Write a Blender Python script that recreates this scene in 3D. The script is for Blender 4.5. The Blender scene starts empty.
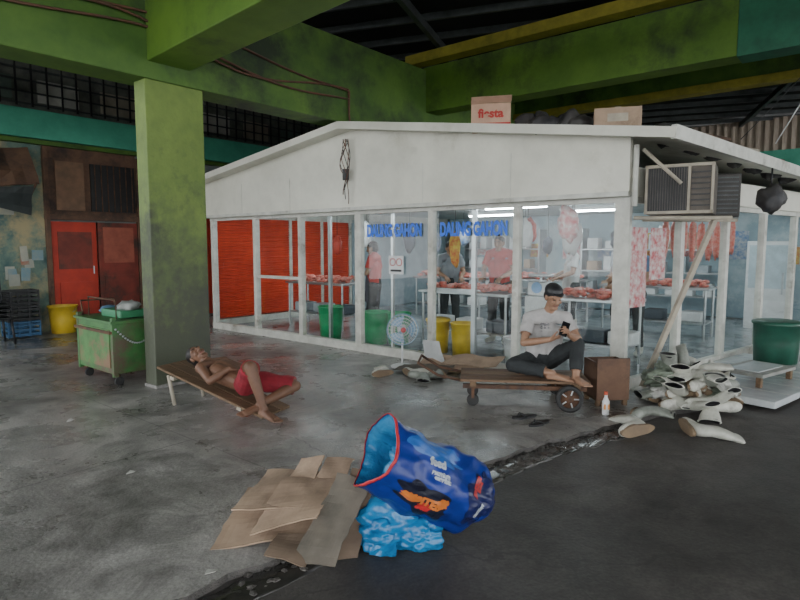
import bpy, bmesh, math, random
import numpy as np
from mathutils import Vector, Matrix, Euler, noise
random.seed(7)
V=Vector
AX=V((.770,-.638,0)); BX=V((.638,.770,0))
RA=math.atan2(-.638,.770)      # local x -> A, local y -> B
RB=math.atan2(.770,.638)       # local x -> B, local -y -> A
L0=V((-3.6,11.2,0))            # booth left-front corner
def BW(a,b,z=0): return L0+AX*a+BX*b+V((0,0,z))

# ---------------- materials ----------------
_m={}
def M(name,c1,c2=None,rough=.6,scale=4,bump=0,metal=0,bscale=None,spec=.5,c3=None,t3=.62,rvar=0,emit=0,stretch=None,coat=0,zfade=None):
    if name in _m: return _m[name]
    m=bpy.data.materials.new(name); m.use_nodes=True; nt=m.node_tree; b=nt.nodes['Principled BSDF']
    b.inputs['Roughness'].default_value=rough; b.inputs['Metallic'].default_value=metal
    b.inputs['Specular IOR Level'].default_value=spec
    if coat: b.inputs['Coat Weight'].default_value=coat
    c2=c2 or tuple(x*.72 for x in c1)
    tc=nt.nodes.new('ShaderNodeTexCoord'); mp=nt.nodes.new('ShaderNodeMapping')
    nt.links.new(tc.outputs['Object'],mp.inputs[0])
    if stretch: mp.inputs['Scale'].default_value=stretch
    n=nt.nodes.new('ShaderNodeTexNoise'); n.inputs['Scale'].default_value=scale; n.inputs['Detail'].default_value=6; n.inputs['Roughness'].default_value=.65
    nt.links.new(mp.outputs[0],n.inputs['Vector'])
    cr=nt.nodes.new('ShaderNodeValToRGB'); cr.color_ramp.elements[0].position=.35; cr.color_ramp.elements[1].position=.65
    cr.color_ramp.elements[0].color=(*c2,1); cr.color_ramp.elements[1].color=(*c1,1)
    nt.links.new(n.outputs['Fac'],cr.inputs[0]); out=cr.outputs[0]
    if c3:
        n2=nt.nodes.new('ShaderNodeTexNoise'); n2.inputs['Scale'].default_value=scale*.37; n2.inputs['Detail'].default_value=8; n2.inputs['Roughness'].default_value=.7
        nt.links.new(mp.outputs[0],n2.inputs['Vector'])
        r2=nt.nodes.new('ShaderNodeValToRGB'); r2.color_ramp.elements[0].position=t3-.08; r2.color_ramp.elements[1].position=t3+.05
        nt.links.new(n2.outputs['Fac'],r2.inputs[0])
        mx=nt.nodes.new('ShaderNodeMixRGB'); mx.inputs[2].default_value=(*c3,1)
        nt.links.new(r2.outputs[0],mx.inputs[0]); nt.links.new(out,mx.inputs[1]); out=mx.outputs[0]
    if zfade:   # (colour, z0, z1): bare grimy concrete below, paint above
        col,z0,z1=zfade
        sp=nt.nodes.new('ShaderNodeSeparateXYZ'); nt.links.new(tc.outputs['Object'],sp.inputs[0])
        n4=nt.nodes.new('ShaderNodeTexNoise'); n4.inputs['Scale'].default_value=4.5; n4.inputs['Detail'].default_value=8; n4.inputs['Roughness'].default_value=.7; nt.links.new(tc.outputs['Object'],n4.inputs['Vector'])
        ma=nt.nodes.new('ShaderNodeMath'); ma.operation='MULTIPLY_ADD'; ma.inputs[1].default_value=2.6; nt.links.new(n4.outputs['Fac'],ma.inputs[0]); nt.links.new(sp.outputs['Z'],ma.inputs[2])
        mr=nt.nodes.new('ShaderNodeMapRange'); mr.inputs[1].default_value=z0+1.3; mr.inputs[2].default_value=z1+1.3; mr.inputs[3].default_value=.92; mr.inputs[4].default_value=0
        nt.links.new(ma.outputs[0],mr.inputs[0])
        mx=nt.nodes.new('ShaderNodeMixRGB'); mx.inputs[2].default_value=(*col,1)
        nt.links.new(mr.outputs[0],mx.inputs[0]); nt.links.new(out,mx.inputs[1]); out=mx.outputs[0]
    nt.links.new(out,b.inputs['Base Color'])
    if rvar:
        mr=nt.nodes.new('ShaderNodeMapRange'); mr.inputs[1].default_value=.35; mr.inputs[2].default_value=.65
        mr.inputs[3].default_value=rough-rvar; mr.inputs[4].default_value=rough+rvar
        nt.links.new(n.outputs['Fac'],mr.inputs[0]); nt.links.new(mr.outputs[0],b.inputs['Roughness'])
    if bump:
        n3=nt.nodes.new('ShaderNodeTexNoise'); n3.inputs['Scale'].default_value=bscale or scale*6; n3.inputs['Detail'].default_value=5
        nt.links.new(mp.outputs[0],n3.inputs['Vector'])
        bp=nt.nodes.new('ShaderNodeBump'); bp.inputs['Strength'].default_value=bump; bp.inputs['Distance'].default_value=.02
        nt.links.new(n3.outputs['Fac'],bp.inputs['Height']); nt.links.new(bp.outputs[0],b.inputs['Normal'])
    if emit:
        b.inputs['Emission Color'].default_value=(*c1,1); b.inputs['Emission Strength'].default_value=emit
    _m[name]=m; return m

def glassmat():
    m=bpy.data.materials.new('window_glass'); m.use_nodes=True; nt=m.node_tree; nt.nodes.clear()
    o=nt.nodes.new('ShaderNodeOutputMaterial'); t=nt.nodes.new('ShaderNodeBsdfTransparent'); g=nt.nodes.new('ShaderNodeBsdfGlossy')
    g.inputs['Roughness'].default_value=.02; t.inputs[0].default_value=(.94,.98,.97,1)
    ge=nt.nodes.new('ShaderNodeNewGeometry'); dt=nt.nodes.new('ShaderNodeVectorMath'); dt.operation='DOT_PRODUCT'
    nt.links.new(ge.outputs['Incoming'],dt.inputs[0]); nt.links.new(ge.outputs['Normal'],dt.inputs[1])
    def mt(op,a,b=None):
        n=nt.nodes.new('ShaderNodeMath'); n.operation=op
        if hasattr(a,'links'): nt.links.new(a,n.inputs[0])
        else: n.inputs[0].default_value=a
        if b is not None:
            if hasattr(b,'links'): nt.links.new(b,n.inputs[1])
            else: n.inputs[1].default_value=b
        return n.outputs[0]
    f=mt('ADD',mt('MULTIPLY',mt('POWER',mt('SUBTRACT',1.0,mt('ABSOLUTE',dt.outputs['Value'])),5.0),.9),.05)
    x=nt.nodes.new('ShaderNodeMixShader')
    nt.links.new(f,x.inputs[0]); nt.links.new(t.outputs[0],x.inputs[1]); nt.links.new(g.outputs[0],x.inputs[2]); nt.links.new(x.outputs[0],o.inputs[0])
    return m
GL=glassmat()

def floormat(name,c1,c2,cs,rough,joints=True,t3=.53,rv=.22,smear=.52):
    m=M(name,c1,c2,rough=rough,scale=.9,bump=.2,bscale=45,c3=cs,t3=t3,rvar=rv)
    nt=m.node_tree; b=nt.nodes['Principled BSDF']
    tc=nt.nodes.new('ShaderNodeTexCoord')
    base=b.inputs['Base Color'].links[0].from_socket
    n=nt.nodes.new('ShaderNodeTexNoise'); n.inputs['Scale'].default_value=60; n.inputs['Detail'].default_value=3
    nt.links.new(tc.outputs['Object'],n.inputs['Vector'])
    mr=nt.nodes.new('ShaderNodeMapRange'); mr.inputs[1].default_value=.3; mr.inputs[2].default_value=.7; mr.inputs[3].default_value=.8; mr.inputs[4].default_value=1.15
    nt.links.new(n.outputs['Fac'],mr.inputs[0])
    mu=nt.nodes.new('ShaderNodeMixRGB'); mu.blend_type='MULTIPLY'; mu.inputs[0].default_value=1
    nt.links.new(base,mu.inputs[1]); nt.links.new(mr.outputs[0],mu.inputs[2]); out=mu.outputs[0]
    ns=nt.nodes.new('ShaderNodeTexNoise'); ns.inputs['Scale'].default_value=2.2; ns.inputs['Detail'].default_value=10; ns.inputs['Roughness'].default_value=.78; ns.inputs['Distortion'].default_value=1.2
    nt.links.new(tc.outputs['Object'],ns.inputs['Vector'])
    ms=nt.nodes.new('ShaderNodeMapRange'); ms.inputs[1].default_value=.36; ms.inputs[2].default_value=.60; ms.inputs[3].default_value=smear; ms.inputs[4].default_value=1.18
    nt.links.new(ns.outputs['Fac'],ms.inputs[0])
    mu2=nt.nodes.new('ShaderNodeMixRGB'); mu2.blend_type='MULTIPLY'; mu2.inputs[0].default_value=1
    nt.links.new(out,mu2.inputs[1]); nt.links.new(ms.outputs[0],mu2.inputs[2]); out=mu2.outputs[0]
    nz=nt.nodes.new('ShaderNodeTexNoise'); nz.inputs['Scale'].default_value=1.6; nz.inputs['Detail'].default_value=5
    nt.links.new(tc.outputs['Object'],nz.inputs['Vector'])
    ad=nt.nodes.new('ShaderNodeMixRGB'); ad.blend_type='ADD'; ad.inputs[0].default_value=.8
    nt.links.new(tc.outputs['Object'],ad.inputs[1]); nt.links.new(nz.outputs['Color'],ad.inputs[2])
    vo=nt.nodes.new('ShaderNodeTexVoronoi'); vo.feature='DISTANCE_TO_EDGE'; vo.inputs['Scale'].default_value=.2
    nt.links.new(ad.outputs[0],vo.inputs['Vector'])
    lt=nt.nodes.new('ShaderNodeMath'); lt.operation='LESS_THAN'; lt.inputs[1].default_value=.0018
    nt.links.new(vo.outputs['Distance'],lt.inputs[0]); fac=lt.outputs[0]
    if joints:
        mp=nt.nodes.new('ShaderNodeMapping'); mp.inputs['Rotation'].default_value=(0,0,-RA); mp.inputs['Location'].default_value=(.4,.9,0)
        nt.links.new(tc.outputs['Object'],mp.inputs[0])
        br=nt.nodes.new('ShaderNodeTexBrick'); br.offset=0; br.inputs['Scale'].default_value=1; br.inputs['Mortar Size'].default_value=.008
        br.inputs['Brick Width'].default_value=3.9; br.inputs['Row Height'].default_value=3.4
        nt.links.new(mp.outputs[0],br.inputs['Vector'])
        mxm=nt.nodes.new('ShaderNodeMath'); mxm.operation='MAXIMUM'
        nt.links.new(fac,mxm.inputs[0]); nt.links.new(br.outputs['Fac'],mxm.inputs[1]); fac=mxm.outputs[0]
    mul=nt.nodes.new('ShaderNodeMath'); mul.operation='MULTIPLY'; mul.inputs[1].default_value=.5
    nt.links.new(fac,mul.inputs[0])
    mx=nt.nodes.new('ShaderNodeMixRGB'); mx.inputs[2].default_value=(.04,.04,.037,1)
    nt.links.new(mul.outputs[0],mx.inputs[0]); nt.links.new(out,mx.inputs[1]); nt.links.new(mx.outputs[0],b.inputs['Base Color'])
    return m

floor_m=floormat('concrete_floor',(.42,.405,.385),(.29,.28,.265),(.15,.145,.135),.32)
ground_m=floormat('asphalt_ground',(.115,.106,.098),(.075,.07,.066),(.05,.047,.044),.58,False,rv=.12,smear=.72)
green_m=M('green_beam_paint',(.13,.25,.03),(.08,.17,.02),rough=.6,scale=1.5,c3=(.04,.07,.02),t3=.6,bump=.1)
green_d=M('green_beam_dark',(.10,.20,.03),(.05,.12,.02),rough=.65,scale=1.2,c3=(.025,.045,.018),t3=.56)
green_c=M('green_column_paint',(.20,.29,.06),(.13,.20,.045),rough=.6,scale=2.5,c3=(.06,.08,.035),t3=.58,bump=.25,bscale=25,zfade=((.055,.058,.045),-.9,.7))
ochre_m=M('ochre_paint',(.34,.29,.03),(.2,.18,.02),rough=.7)
teal_m=M('teal_paint',(.10,.48,.32),(.07,.36,.24),rough=.6,scale=2)
tealb_m=M('teal_beam',(.03,.17,.09),(.02,.11,.06),rough=.6)
dark_m=M('dark_ceiling',(.012,.012,.011),(.007,.007,.007),rough=.9)
steel_d=M('purlin_steel',(.09,.10,.10),(.05,.055,.055),rough=.5,metal=.3)
white_m=M('booth_white_paint',(.76,.75,.66),(.62,.61,.53),rough=.5,scale=1.6,c3=(.46,.44,.35),t3=.66)
whited_m=M('booth_frame_paint',(.66,.66,.60),(.50,.50,.45),rough=.5,scale=6,c3=(.30,.28,.23),t3=.64)
tile_m=M('white_tile',(.66,.69,.70),(.50,.54,.56),rough=.25,scale=3,c3=(.35,.36,.36),t3=.6)
stile_m=M('shop_floor_tile',(.42,.45,.46),(.28,.31,.33),rough=.18,scale=3,c3=(.16,.17,.17),t3=.58)
black_m=M('black_plastic',(.02,.02,.022),(.012,.012,.013),rough=.45)
rubber_m=M('rubber',(.03,.03,.03),rough=.75)
alu_m=M('stainless',(.50,.52,.53),(.36,.38,.39),rough=.3,metal=.85)
rust_m=M('rusty_metal',(.16,.08,.045),(.07,.045,.035),rough=.75,scale=12,metal=.3,bump=.2)
wood_m=M('old_wood',(.20,.125,.07),(.11,.07,.038),rough=.75,scale=3,stretch=(1,8,8),bump=.2)
woodl_m=M('pale_wood',(.46,.41,.32),(.30,.27,.22),rough=.75,scale=5,bump=.1)
card_m=M('cardboard',(.43,.31,.215),(.33,.235,.165),rough=.85,scale=5,c3=(.24,.17,.12),t3=.60)
card2_m=M('cardboard_grey',(.17,.145,.115),(.10,.09,.072),rough=.85,scale=5)
red_m=M('red_paint',(.55,.05,.025),(.40,.035,.02),rough=.6,scale=3,c3=(.16,.03,.02),t3=.64)
louv_m=M('red_louver',(.70,.075,.03),(.50,.05,.025),rough=.5,scale=2)
redb_m=M('red_brown_paint',(.26,.05,.035),(.15,.035,.025),rough=.7,scale=3,c3=(.06,.04,.03),t3=.56)
ply_m=M('brown_plywood',(.18,.10,.06),(.11,.06,.04),rough=.8,scale=3,c3=(.05,.035,.03),t3=.58)
yel_m=M('yellow_plastic',(.80,.56,.05),(.62,.42,.04),rough=.45,scale=4)
grn_m=M('green_plastic',(.02,.38,.14),(.015,.27,.10),rough=.4,scale=4)
cartg_m=M('green_cart_paint',(.06,.19,.05),(.035,.12,.035),rough=.5,scale=5,c3=(.10,.07,.045),t3=.57,bump=.1)
whp_m=M('white_plastic',(.72,.73,.73),(.58,.59,.59),rough=.4)
boot_m=M('white_rubber_boot',(.66,.66,.59),(.45,.45,.39),rough=.45,scale=7,c3=(.22,.20,.17),t3=.58)
boots_m=M('boot_sole',(.28,.20,.12),(.18,.13,.09),rough=.8)
bootg_m=M('grey_rubber_boot',(.30,.32,.28),(.17,.18,.155),rough=.5,scale=9)
bluebag_m=M('light_blue_plastic_bag',(.025,.23,.48),(.012,.14,.34),rough=.25,scale=5,bump=.8,bscale=9)
meat_m=M('raw_meat',(.60,.09,.06),(.66,.30,.24),rough=.35,scale=22,bump=.3)
phone_m=M('phone_black',(.01,.01,.012),rough=.15)
skinm=M('brown_skin',(.19,.095,.055),(.13,.065,.04),rough=.55,scale=6)
skin2=M('tan_skin',(.36,.205,.13),(.28,.155,.095),rough=.5,scale=6)
hairm=M('black_hair',(.012,.01,.009),rough=.55,bump=.3,bscale=80)
eyem=M('eye_dark',(.06,.035,.025),rough=.4)
lipm=M('lips',(.24,.10,.08),rough=.5)
shorts_m=M('maroon_shorts',(.32,.02,.035),(.2,.012,.022),rough=.85,scale=10)
tee_m=M('grey_tshirt',(.48,.46,.45),(.36,.35,.34),rough=.9,scale=7)
teep_m=M('tshirt_print',(.12,.12,.14),(.4,.39,.38),rough=.9,scale=40)
pants_m=M('dark_trousers',(.03,.034,.036),(.017,.02,.021),rough=.85,scale=8)
tube_m=M('fluorescent_tube',(.86,.96,1.0),(.86,.96,1.0),emit=90)
blue_l=M('blue_letters',(.005,.14,.80),(.005,.11,.66),rough=.4)

# ---------------- mesh builder ----------------
class MB:
    def __init__(s): s.v=[];s.f=[];s.fi=[];s.sm=[];s.mats=[]
    def mi(s,m):
        if m not in s.mats: s.mats.append(m)
        return s.mats.index(m)
    def add(s,vs,fs,m,smooth=False,T=None):
        o=len(s.v)
        for p in vs:
            p=V(p)
            if T is not None: p=T@p
            s.v.append(tuple(p))
        i=s.mi(m)
        for f in fs: s.f.append([k+o for k in f]); s.fi.append(i); s.sm.append(smooth)
    def box(s,c,sz,m,rot=(0,0,0),bev=0,T=None):
        bm=bmesh.new(); bmesh.ops.create_cube(bm,size=1)
        for v in bm.verts: v.co=V((v.co.x*sz[0],v.co.y*sz[1],v.co.z*sz[2]))
        if bev: bmesh.ops.bevel(bm,geom=bm.edges[:],offset=bev,segments=2,profile=.6,affect='EDGES')
        X=Matrix.Translation(V(c))@Euler(rot).to_matrix().to_4x4()
        if T is not None: X=T@X
        bm.verts.index_update()
        s.add([X@v.co for v in bm.verts],[[v.index for v in f.verts] for f in bm.faces],m,False)
        bm.free()
    def cyl(s,p0,p1,r0,m,r1=None,seg=16,smooth=True,caps=True):
        r1=r0 if r1 is None else r1
        p0=V(p0);p1=V(p1);d=(p1-p0).normalized(); q=d.to_track_quat('Z','Y').to_matrix()
        vs=[];fs=[]
        for p,r in((p0,r0),(p1,r1)):
            for i in range(seg):
                a=2*math.pi*i/seg; vs.append(p+q@V((math.cos(a)*r,math.sin(a)*r,0)))
        for i in range(seg): j=(i+1)%seg; fs.append([i,j,seg+j,seg+i])
        s.add(vs,fs,m,smooth)
        if caps: s.add(vs,[list(range(seg))[::-1],list(range(seg,2*seg))],m,False)
    def tube(s,pts,r,m,seg=8):
        pts=[V(p) for p in pts]; vs=[];fs=[];n=len(pts)
        for k,p in enumerate(pts):
            d=(pts[min(k+1,n-1)]-pts[max(k-1,0)]).normalized(); q=d.to_track_quat('Z','Y').to_matrix()
            rr=r[k] if isinstance(r,(list,tuple)) else r
            for i in range(seg):
                a=2*math.pi*i/seg; vs.append(p+q@V((math.cos(a)*rr,math.sin(a)*rr,0)))
        for k in range(n-1):
            for i in range(seg):
                j=(i+1)%seg; fs.append([k*seg+i,k*seg+j,(k+1)*seg+j,(k+1)*seg+i])
        fs.append(list(range(seg))[::-1]); fs.append(list(range((n-1)*seg,n*seg)))
        s.add(vs,fs,m,True)
    def lathe(s,prof,m,T=None,seg=24):
        vs=[];fs=[]
        for r,z in prof:
            for i in range(seg):
                a=2*math.pi*i/seg; vs.append(V((r*math.cos(a),r*math.sin(a),z)))
        for k in range(len(prof)-1):
            for i in range(seg):
                j=(i+1)%seg; fs.append([k*seg+i,k*seg+j,(k+1)*seg+j,(k+1)*seg+i])
        s.add(vs,fs,m,True,T)
    def loft(s,rings,m,cap0=True,cap1=True,T=None,smooth=True):
        n=len(rings[0]); vs=[p for r in rings for p in r]; fs=[]
        for k in range(len(rings)-1):
            for i in range(n):
                j=(i+1)%n; fs.append([k*n+i,k*n+j,(k+1)*n+j,(k+1)*n+i])
        if cap0: fs.append(list(range(n))[::-1])
        if cap1: fs.append(list(range((len(rings)-1)*n,len(rings)*n)))
        s.add(vs,fs,m,smooth,T)
    def sheet(s,c,m,nx=8,ny=8,wob=.01,th=.006,seed=0,fr=3,T=None):
        c=[V(p) for p in c]; nrm=(c[1]-c[0]).cross(c[3]-c[0]).normalized()
        vs=[]
        for side in(0,1):
            for j in range(ny+1):
                for i in range(nx+1):
                    u=i/nx;w=j/ny
                    p=c[0]*(1-u)*(1-w)+c[1]*u*(1-w)+c[2]*u*w+c[3]*(1-u)*w
                    f=noise.noise(V((p.x*fr+seed,p.y*fr,p.z*fr)))*2+noise.noise(V((p.x*fr*3+seed,p.y*fr*3,p.z*3)))*.7
                    p=p+nrm*(f*wob+th*(side-.5))
                    if i in(0,nx) or j in(0,ny): p=p+(c[1]-c[0]).normalized()*noise.noise(V((seed,p.x*22,p.y*22)))*.012
                    vs.append(p)
        fs=[];K=(nx+1)*(ny+1)
        for j in range(ny):
            for i in range(nx):
                a=j*(nx+1)+i; fs.append([a,a+nx+1,a+nx+2,a+1]); fs.append([K+a,K+a+1,K+a+nx+2,K+a+nx+1])
        for i in range(nx):
            fs.append([i,i+1,K+i+1,K+i]); a=ny*(nx+1)+i; fs.append([a+1,a,K+a,K+a+1])
        for j in range(ny):
            a=j*(nx+1); fs.append([a+nx+1,a,K+a,K+a+nx+1]); b=a+nx; fs.append([b,b+nx+1,K+b+nx+1,K+b])
        s.add(vs,fs,m,False,T)
    def blob(s,c,rad,m,amp=.2,fr=2,seed=0,sub=4,flat=None,rot=(0,0,0),smooth=True):
        bm=bmesh.new(); bmesh.ops.create_icosphere(bm,subdivisions=sub,radius=1); R=Euler(rot).to_matrix()
        for v in bm.verts:
            n=noise.fractal(v.co*fr+V((seed,seed*1.7,0)),1.0,2.0,3)
            p=v.co*(1+n*amp); p=R@V((p.x*rad[0],p.y*rad[1],p.z*rad[2]))+V(c)
            if flat is not None and p.z<flat: p.z=flat+ (p.z-flat)*.02
            v.co=p
        bm.verts.index_update()
        s.add([v.co.copy() for v in bm.verts],[[v.index for v in f.verts] for f in bm.faces],m,smooth); bm.free()
    def finish(s,name,loc=(0,0,0),rz=0,parent=None,rot=None,recalc=True):
        me=bpy.data.meshes.new(name); me.from_pydata(s.v,[],s.f)
        for m in s.mats: me.materials.append(m)
        me.polygons.foreach_set('material_index',s.fi); me.polygons.foreach_set('use_smooth',s.sm)
        me.update()
        if recalc:
            bm=bmesh.new(); bm.from_mesh(me); bmesh.ops.recalc_face_normals(bm,faces=bm.faces[:]); bm.to_mesh(me); bm.free()
        ob=bpy.data.objects.new(name,me); bpy.context.collection.objects.link(ob)
        ob.location=loc; ob.rotation_euler=rot if rot else (0,0,rz)
        if parent: ob.parent=parent
        return ob
def empty(name,loc=(0,0,0),rz=0):
    e=bpy.data.objects.new(name,None); bpy.context.collection.objects.link(e); e.location=loc; e.rotation_euler=(0,0,rz); e.empty_display_size=.1; return e
def textmesh(txt,size,ext=.002,bold=0):
    cu=bpy.data.curves.new('t','FONT'); cu.body=txt; cu.size=size; cu.extrude=ext; cu.align_x='CENTER'; cu.align_y='CENTER'; cu.offset=bold
    ob=bpy.data.objects.new('t',cu); bpy.context.collection.objects.link(ob); bpy.context.view_layer.update()
    dg=bpy.context.evaluated_depsgraph_get(); me=bpy.data.meshes.new_from_object(ob.evaluated_get(dg)); 
    vs=[v.co.copy() for v in me.vertices]; fs=[list(p.vertices) for p in me.polygons]
    bpy.data.objects.remove(ob); bpy.data.meshes.remove(me); return vs,fs

# ---------------- floor ----------------
edge=[(-2.6,.9),(-1.55,1.95),(-.82,2.68),(-.1,3.46),(.59,4.12),(1.25,4.66),(1.97,5.1),(3.1,5.75),(4.97,6.95),(8,8.9),(16,14)]
rub_m=M('wet_rubble',(.11,.10,.092),(.05,.048,.045),rough=.45,scale=10,bump=.5)
mb=MB()
pts=[]
for i in range(len(edge)-1):
    n=14
    for k in range(n):
        t=k/n; p=V((*edge[i],0))*(1-t)+V((*edge[i+1],0))*t
        j=noise.noise(p*4)*.05+noise.noise(p*13)*.02; p+=V((.7,-.7,0))*j; pts.append((p.x,p.y))
pts.append(edge[-1])
poly=pts+[(16,26),(-16,26),(-16,.9)]
top=[(x,y,0) for x,y in poly]; bot=[(x,y,-.2) for x,y in poly]; n=len(poly)
mb.add(top,[list(range(n))],floor_m)
mb.add(top+bot,[[i,(i+1)%n,n+(i+1)%n,n+i] for i in range(n)],rub_m)  # dark rubble colour on the slab sides tones down the lit edge
mb.finish('floor')
mb=MB(); mb.box((0,6,-.14),(40,40,.2),ground_m); mb.finish('floor_asphalt')
mb=MB(); 
for i in range(300):
    t=random.random(); k=random.choice([2,3,4,4,4,4,5,5]); p=V((*edge[k],0))*(1-t)+V((*edge[k+1],0))*t
    p+=V((.7,-.7,0))*random.uniform(-.03,.17); r=random.uniform(.008,.026)
    mb.blob((p.x,p.y,-.04+r*.3),(r*1.3,r,r*.6),rub_m,.35,1.5,i,1,rot=(0,0,random.random()*6),smooth=False)
mb.finish('broken_concrete_rubble')
mb=MB()
pud=M('wet_dirt',(.05,.047,.042),(.028,.027,.025),rough=.22,scale=8)
for k in range(1,6):
    for t in(.15,.5,.85):
        p=V((*edge[k],0))*(1-t)+V((*edge[k+1],0))*t+V((.08,-.08,0))
        mb.blob((p.x,p.y,-.04),(.32,.1,.012),pud,.3,2,k+t,3,rot=(0,0,.72))
mb.finish('gutter_mud')

# ---------------- column & beams ----------------
N0=V((-2.78,6.32,0))
def beam(name,p,length,w,z0,z1,m,rz,offx=0):
    mb=MB(); mb.box((offx+length/2,0,(z0+z1)/2),(length,w,z1-z0),m,bev=.015); return mb.finish(name,(p[0],p[1],0),rz)
mb=MB(); c=N0-AX*.13+BX*.38+V((.05,0,0))
mb.box((0,0,0),(.24,.69,3.38),green_c,bev=.012)
mb.box((0,0,-1.66),(.27,.72,.04),floor_m,bev=.01)
mb.finish('column',(c.x,c.y,1.68),RA)
p=N0+AX*-.17-BX*6
beam('beam_main',p,20,.44,3.37,4.55,green_d,RB)
d0=V((.72,-.694,0)); p0=N0+BX*.35
beam('beam_cross',p0-d0*.1,7.5,.5,3.55,4.55,green_m,math.atan2(d0.y,d0.x))
A1=V((.51,10.3,0))
mb=MB(); mb.box((2.35,0,4.22),(4.7,.35,.74),green_m,bev=.01); mb.box((7.7,0,4.22),(6,.36,.76),tealb_m,bev=.01); mb.finish('beam_right',A1,RA)
mb=MB(); mb.box((6,-.3,4.68),(12.4,.25,.16),ochre_m,bev=.01); mb.finish('beam_right_ledge',A1,RA)
A2=V((2.42,12.6,0))
mb=MB(); mb.box((3,0,4.26),(12,.28,.13),ochre_m,bev=.01); mb.box((3,.05,4.62),(12,.25,.6),green_d,bev=.01); mb.finish('beam_back',A2,RA)
beam('beam_left',N0-BX*1.2-AX*8,7.7,.35,3.9,4.6,green_d,RA)
mb=MB(); mb.box((3,8.0,5.1),(26,29,.12),dark_m); mb.finish('ceiling')  # unseen stretch behind the camera added to cut frontal daylight
mb=MB()
for i in range(26):
    b=-3+i*.8; 
    mb.box((0,b,4.95),(26,.05,.1),steel_d)
for i in range(9):
    mb.box((-12+i*3,7,4.86),(.08,24,.12),steel_d)
mb.finish('ceiling_purlins',(0,8,0),RA+.35)
mb=MB(); cab=M('old_cable',(.16,.07,.04),(.09,.05,.035),rough=.7)
for k,(zz,am) in enumerate([(4.02,.05),(3.82,.07),(3.86,.12)]):
    P=[]
    for i in range(60):
        s=-3.4+i*.11; q=N0+BX*s+AX*(.08+.01*k); P.append((q.x,q.y,zz-.16*max(0,s)/3+am*math.sin(i*.21+k)))
    q=N0+BX*3.1+AX*.08; P.append((q.x,q.y,3.5)); q=N0+BX*3.15+AX*.06; P.append((q.x,q.y,3.3))
    mb.tube(P,.014,cab,6)
mb.finish('electric_cable')
mb=MB(); mb.tube([(5.2,8.2,3.0),(5.6,8.3,3.6),(6.0,8.3,4.2),(6.3,8.2,4.9)],.008,whp_m,5); mb.tube([(4.2,7.3,2.9),(4.7,7.6,3.3),(5.5,8.2,3.9),(6.2,8.6,4.6)],.006,black_m,5); mb.finish('overhead_wire')

# ---------------- far left wall with shopfronts ----------------
W0=V((-7.1,10.1,0))
mural=M('dirty_mural_wall',(.18,.25,.19),(.06,.12,.12),rough=.8,scale=3.5,c3=(.38,.32,.18),t3=.56)
wallg=M('grey_wall',(.26,.29,.28),(.16,.19,.18),rough=.8,scale=1.5)
mb=MB()
mb.box((7,.16,2.6),(21,.3,5.2),wallg); 
mb.finish('wall_left',W0,RB)
mb=MB()
mb.box((-.6,-.03,1.7),(2.9,.05,3.4),mural)
for i in range(18): mb.box((-1.0+random.random()*1.7,-.065-.002*i,.9+random.random()*1.3),(random.uniform(.1,.25),.01,random.uniform(.12,.28)),[M('faded_poster',(.42,.40,.32),(.3,.32,.28)),M('faded_poster_blue',(.12,.25,.32),(.25,.3,.28),scale=8),M('faded_poster_red',(.35,.14,.09),(.3,.26,.2),scale=8)][i%3],rot=(0,random.uniform(-.1,.1),0))
mb.finish('painted_wall_panel',W0,RB)
mb=MB()
mb.box((1.72,-.04,2.75),(1.7,.06,1.3),ply_m)
mb.box((2.1,-.09,2.7),(.85,.04,.9),black_m)
for i in range(7): mb.box((1.75+i*.12,-.12,2.7),(.015,.02,.9),rust_m)
mb.box((1.3,-.1,2.7),(.5,.03,.9),M('board',(.24,.13,.075),(.15,.09,.055),scale=6))
for x in(.89,2.6): mb.box((x,-.08,1.7),(.07,.1,3.3),ply_m)
mb.box((1.72,-.1,2.12),(1.75,.1,.1),ply_m)
mb.finish('stall_shutter',W0,RB)
mb=MB(); mb.box((1.34,-.06,1.03),(.80,.06,2.02),red_m,bev=.01); mb.box((1.34,-.1,1.5),(.6,.02,.7),redb_m); mb.box((1.34,-.1,.55),(.6,.02,.7),red_m); mb.cyl((1.65,-.13,1.05),(1.65,-.13,1.2),.012,alu_m); mb.finish('door_1',W0,RB)
mb=MB(); mb.box((2.16,-.06,1.03),(.78,.06,2.02),redb_m,bev=.01); mb.box((2.16,-.1,1.6),(.6,.02,.7),M('dull_red',(.40,.11,.07),(.26,.07,.045))); mb.box((2.16,-.1,.6),(.6,.02,.8),redb_m); mb.finish('door_2',W0,RB)
mb=MB(); mb.box((7,-.08,3.75),(20.5,.2,.5),teal_m,bev=.01); mb.box((7,-.05,3.45),(20.5,.12,.08),green_d); mb.finish('trim_teal_beam',W0,RB)
mb=MB()
mb.box((7,-.01,4.5),(20,.04,1.0),M('grille_daylight_back',(.20,.21,.18),(.09,.095,.09)))  # lighter backing colour stands in for daylight through the openings
for i in range(80): mb.box((-3+i*.25,-.1,4.5),(.025,.03,.9),black_m)
for z in(4.1,4.3,4.5,4.7,4.9): mb.box((7,-.08,z),(20,.03,.03),steel_d)
for i in range(12):
    mb.box((-1+i*1.1,-.05,4.35),(.7,.03,.4),M('grille_panel%d'%(i%3),[(.40,.36,.28),(.16,.22,.19),(.55,.55,.5)][i%3]))
mb.finish('vent_grille',W0,RB)
mb=MB()
mb.box((4.2,-.12,1.5),(.2,.1,2.9),red_m)
mb.box((5.3,-.1,2.95),(1.5,.05,.55),M('white_sign_panel',(.75,.8,.8),(.55,.62,.64)),bev=.01)
for i in range(9): mb.box((4.4+i*.28,-.08,1.4),(.25,.06,2.1),red_m,bev=.015)
mb.finish('red_shopfront',W0,RB)
mb=MB()
mb.sheet([(-.9,-.9,2.45),(.55,-.8,2.65),(.6,-.16,3.3),(-.9,-.16,3.2)],ply_m,8,6,.03,.02,3)
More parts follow.
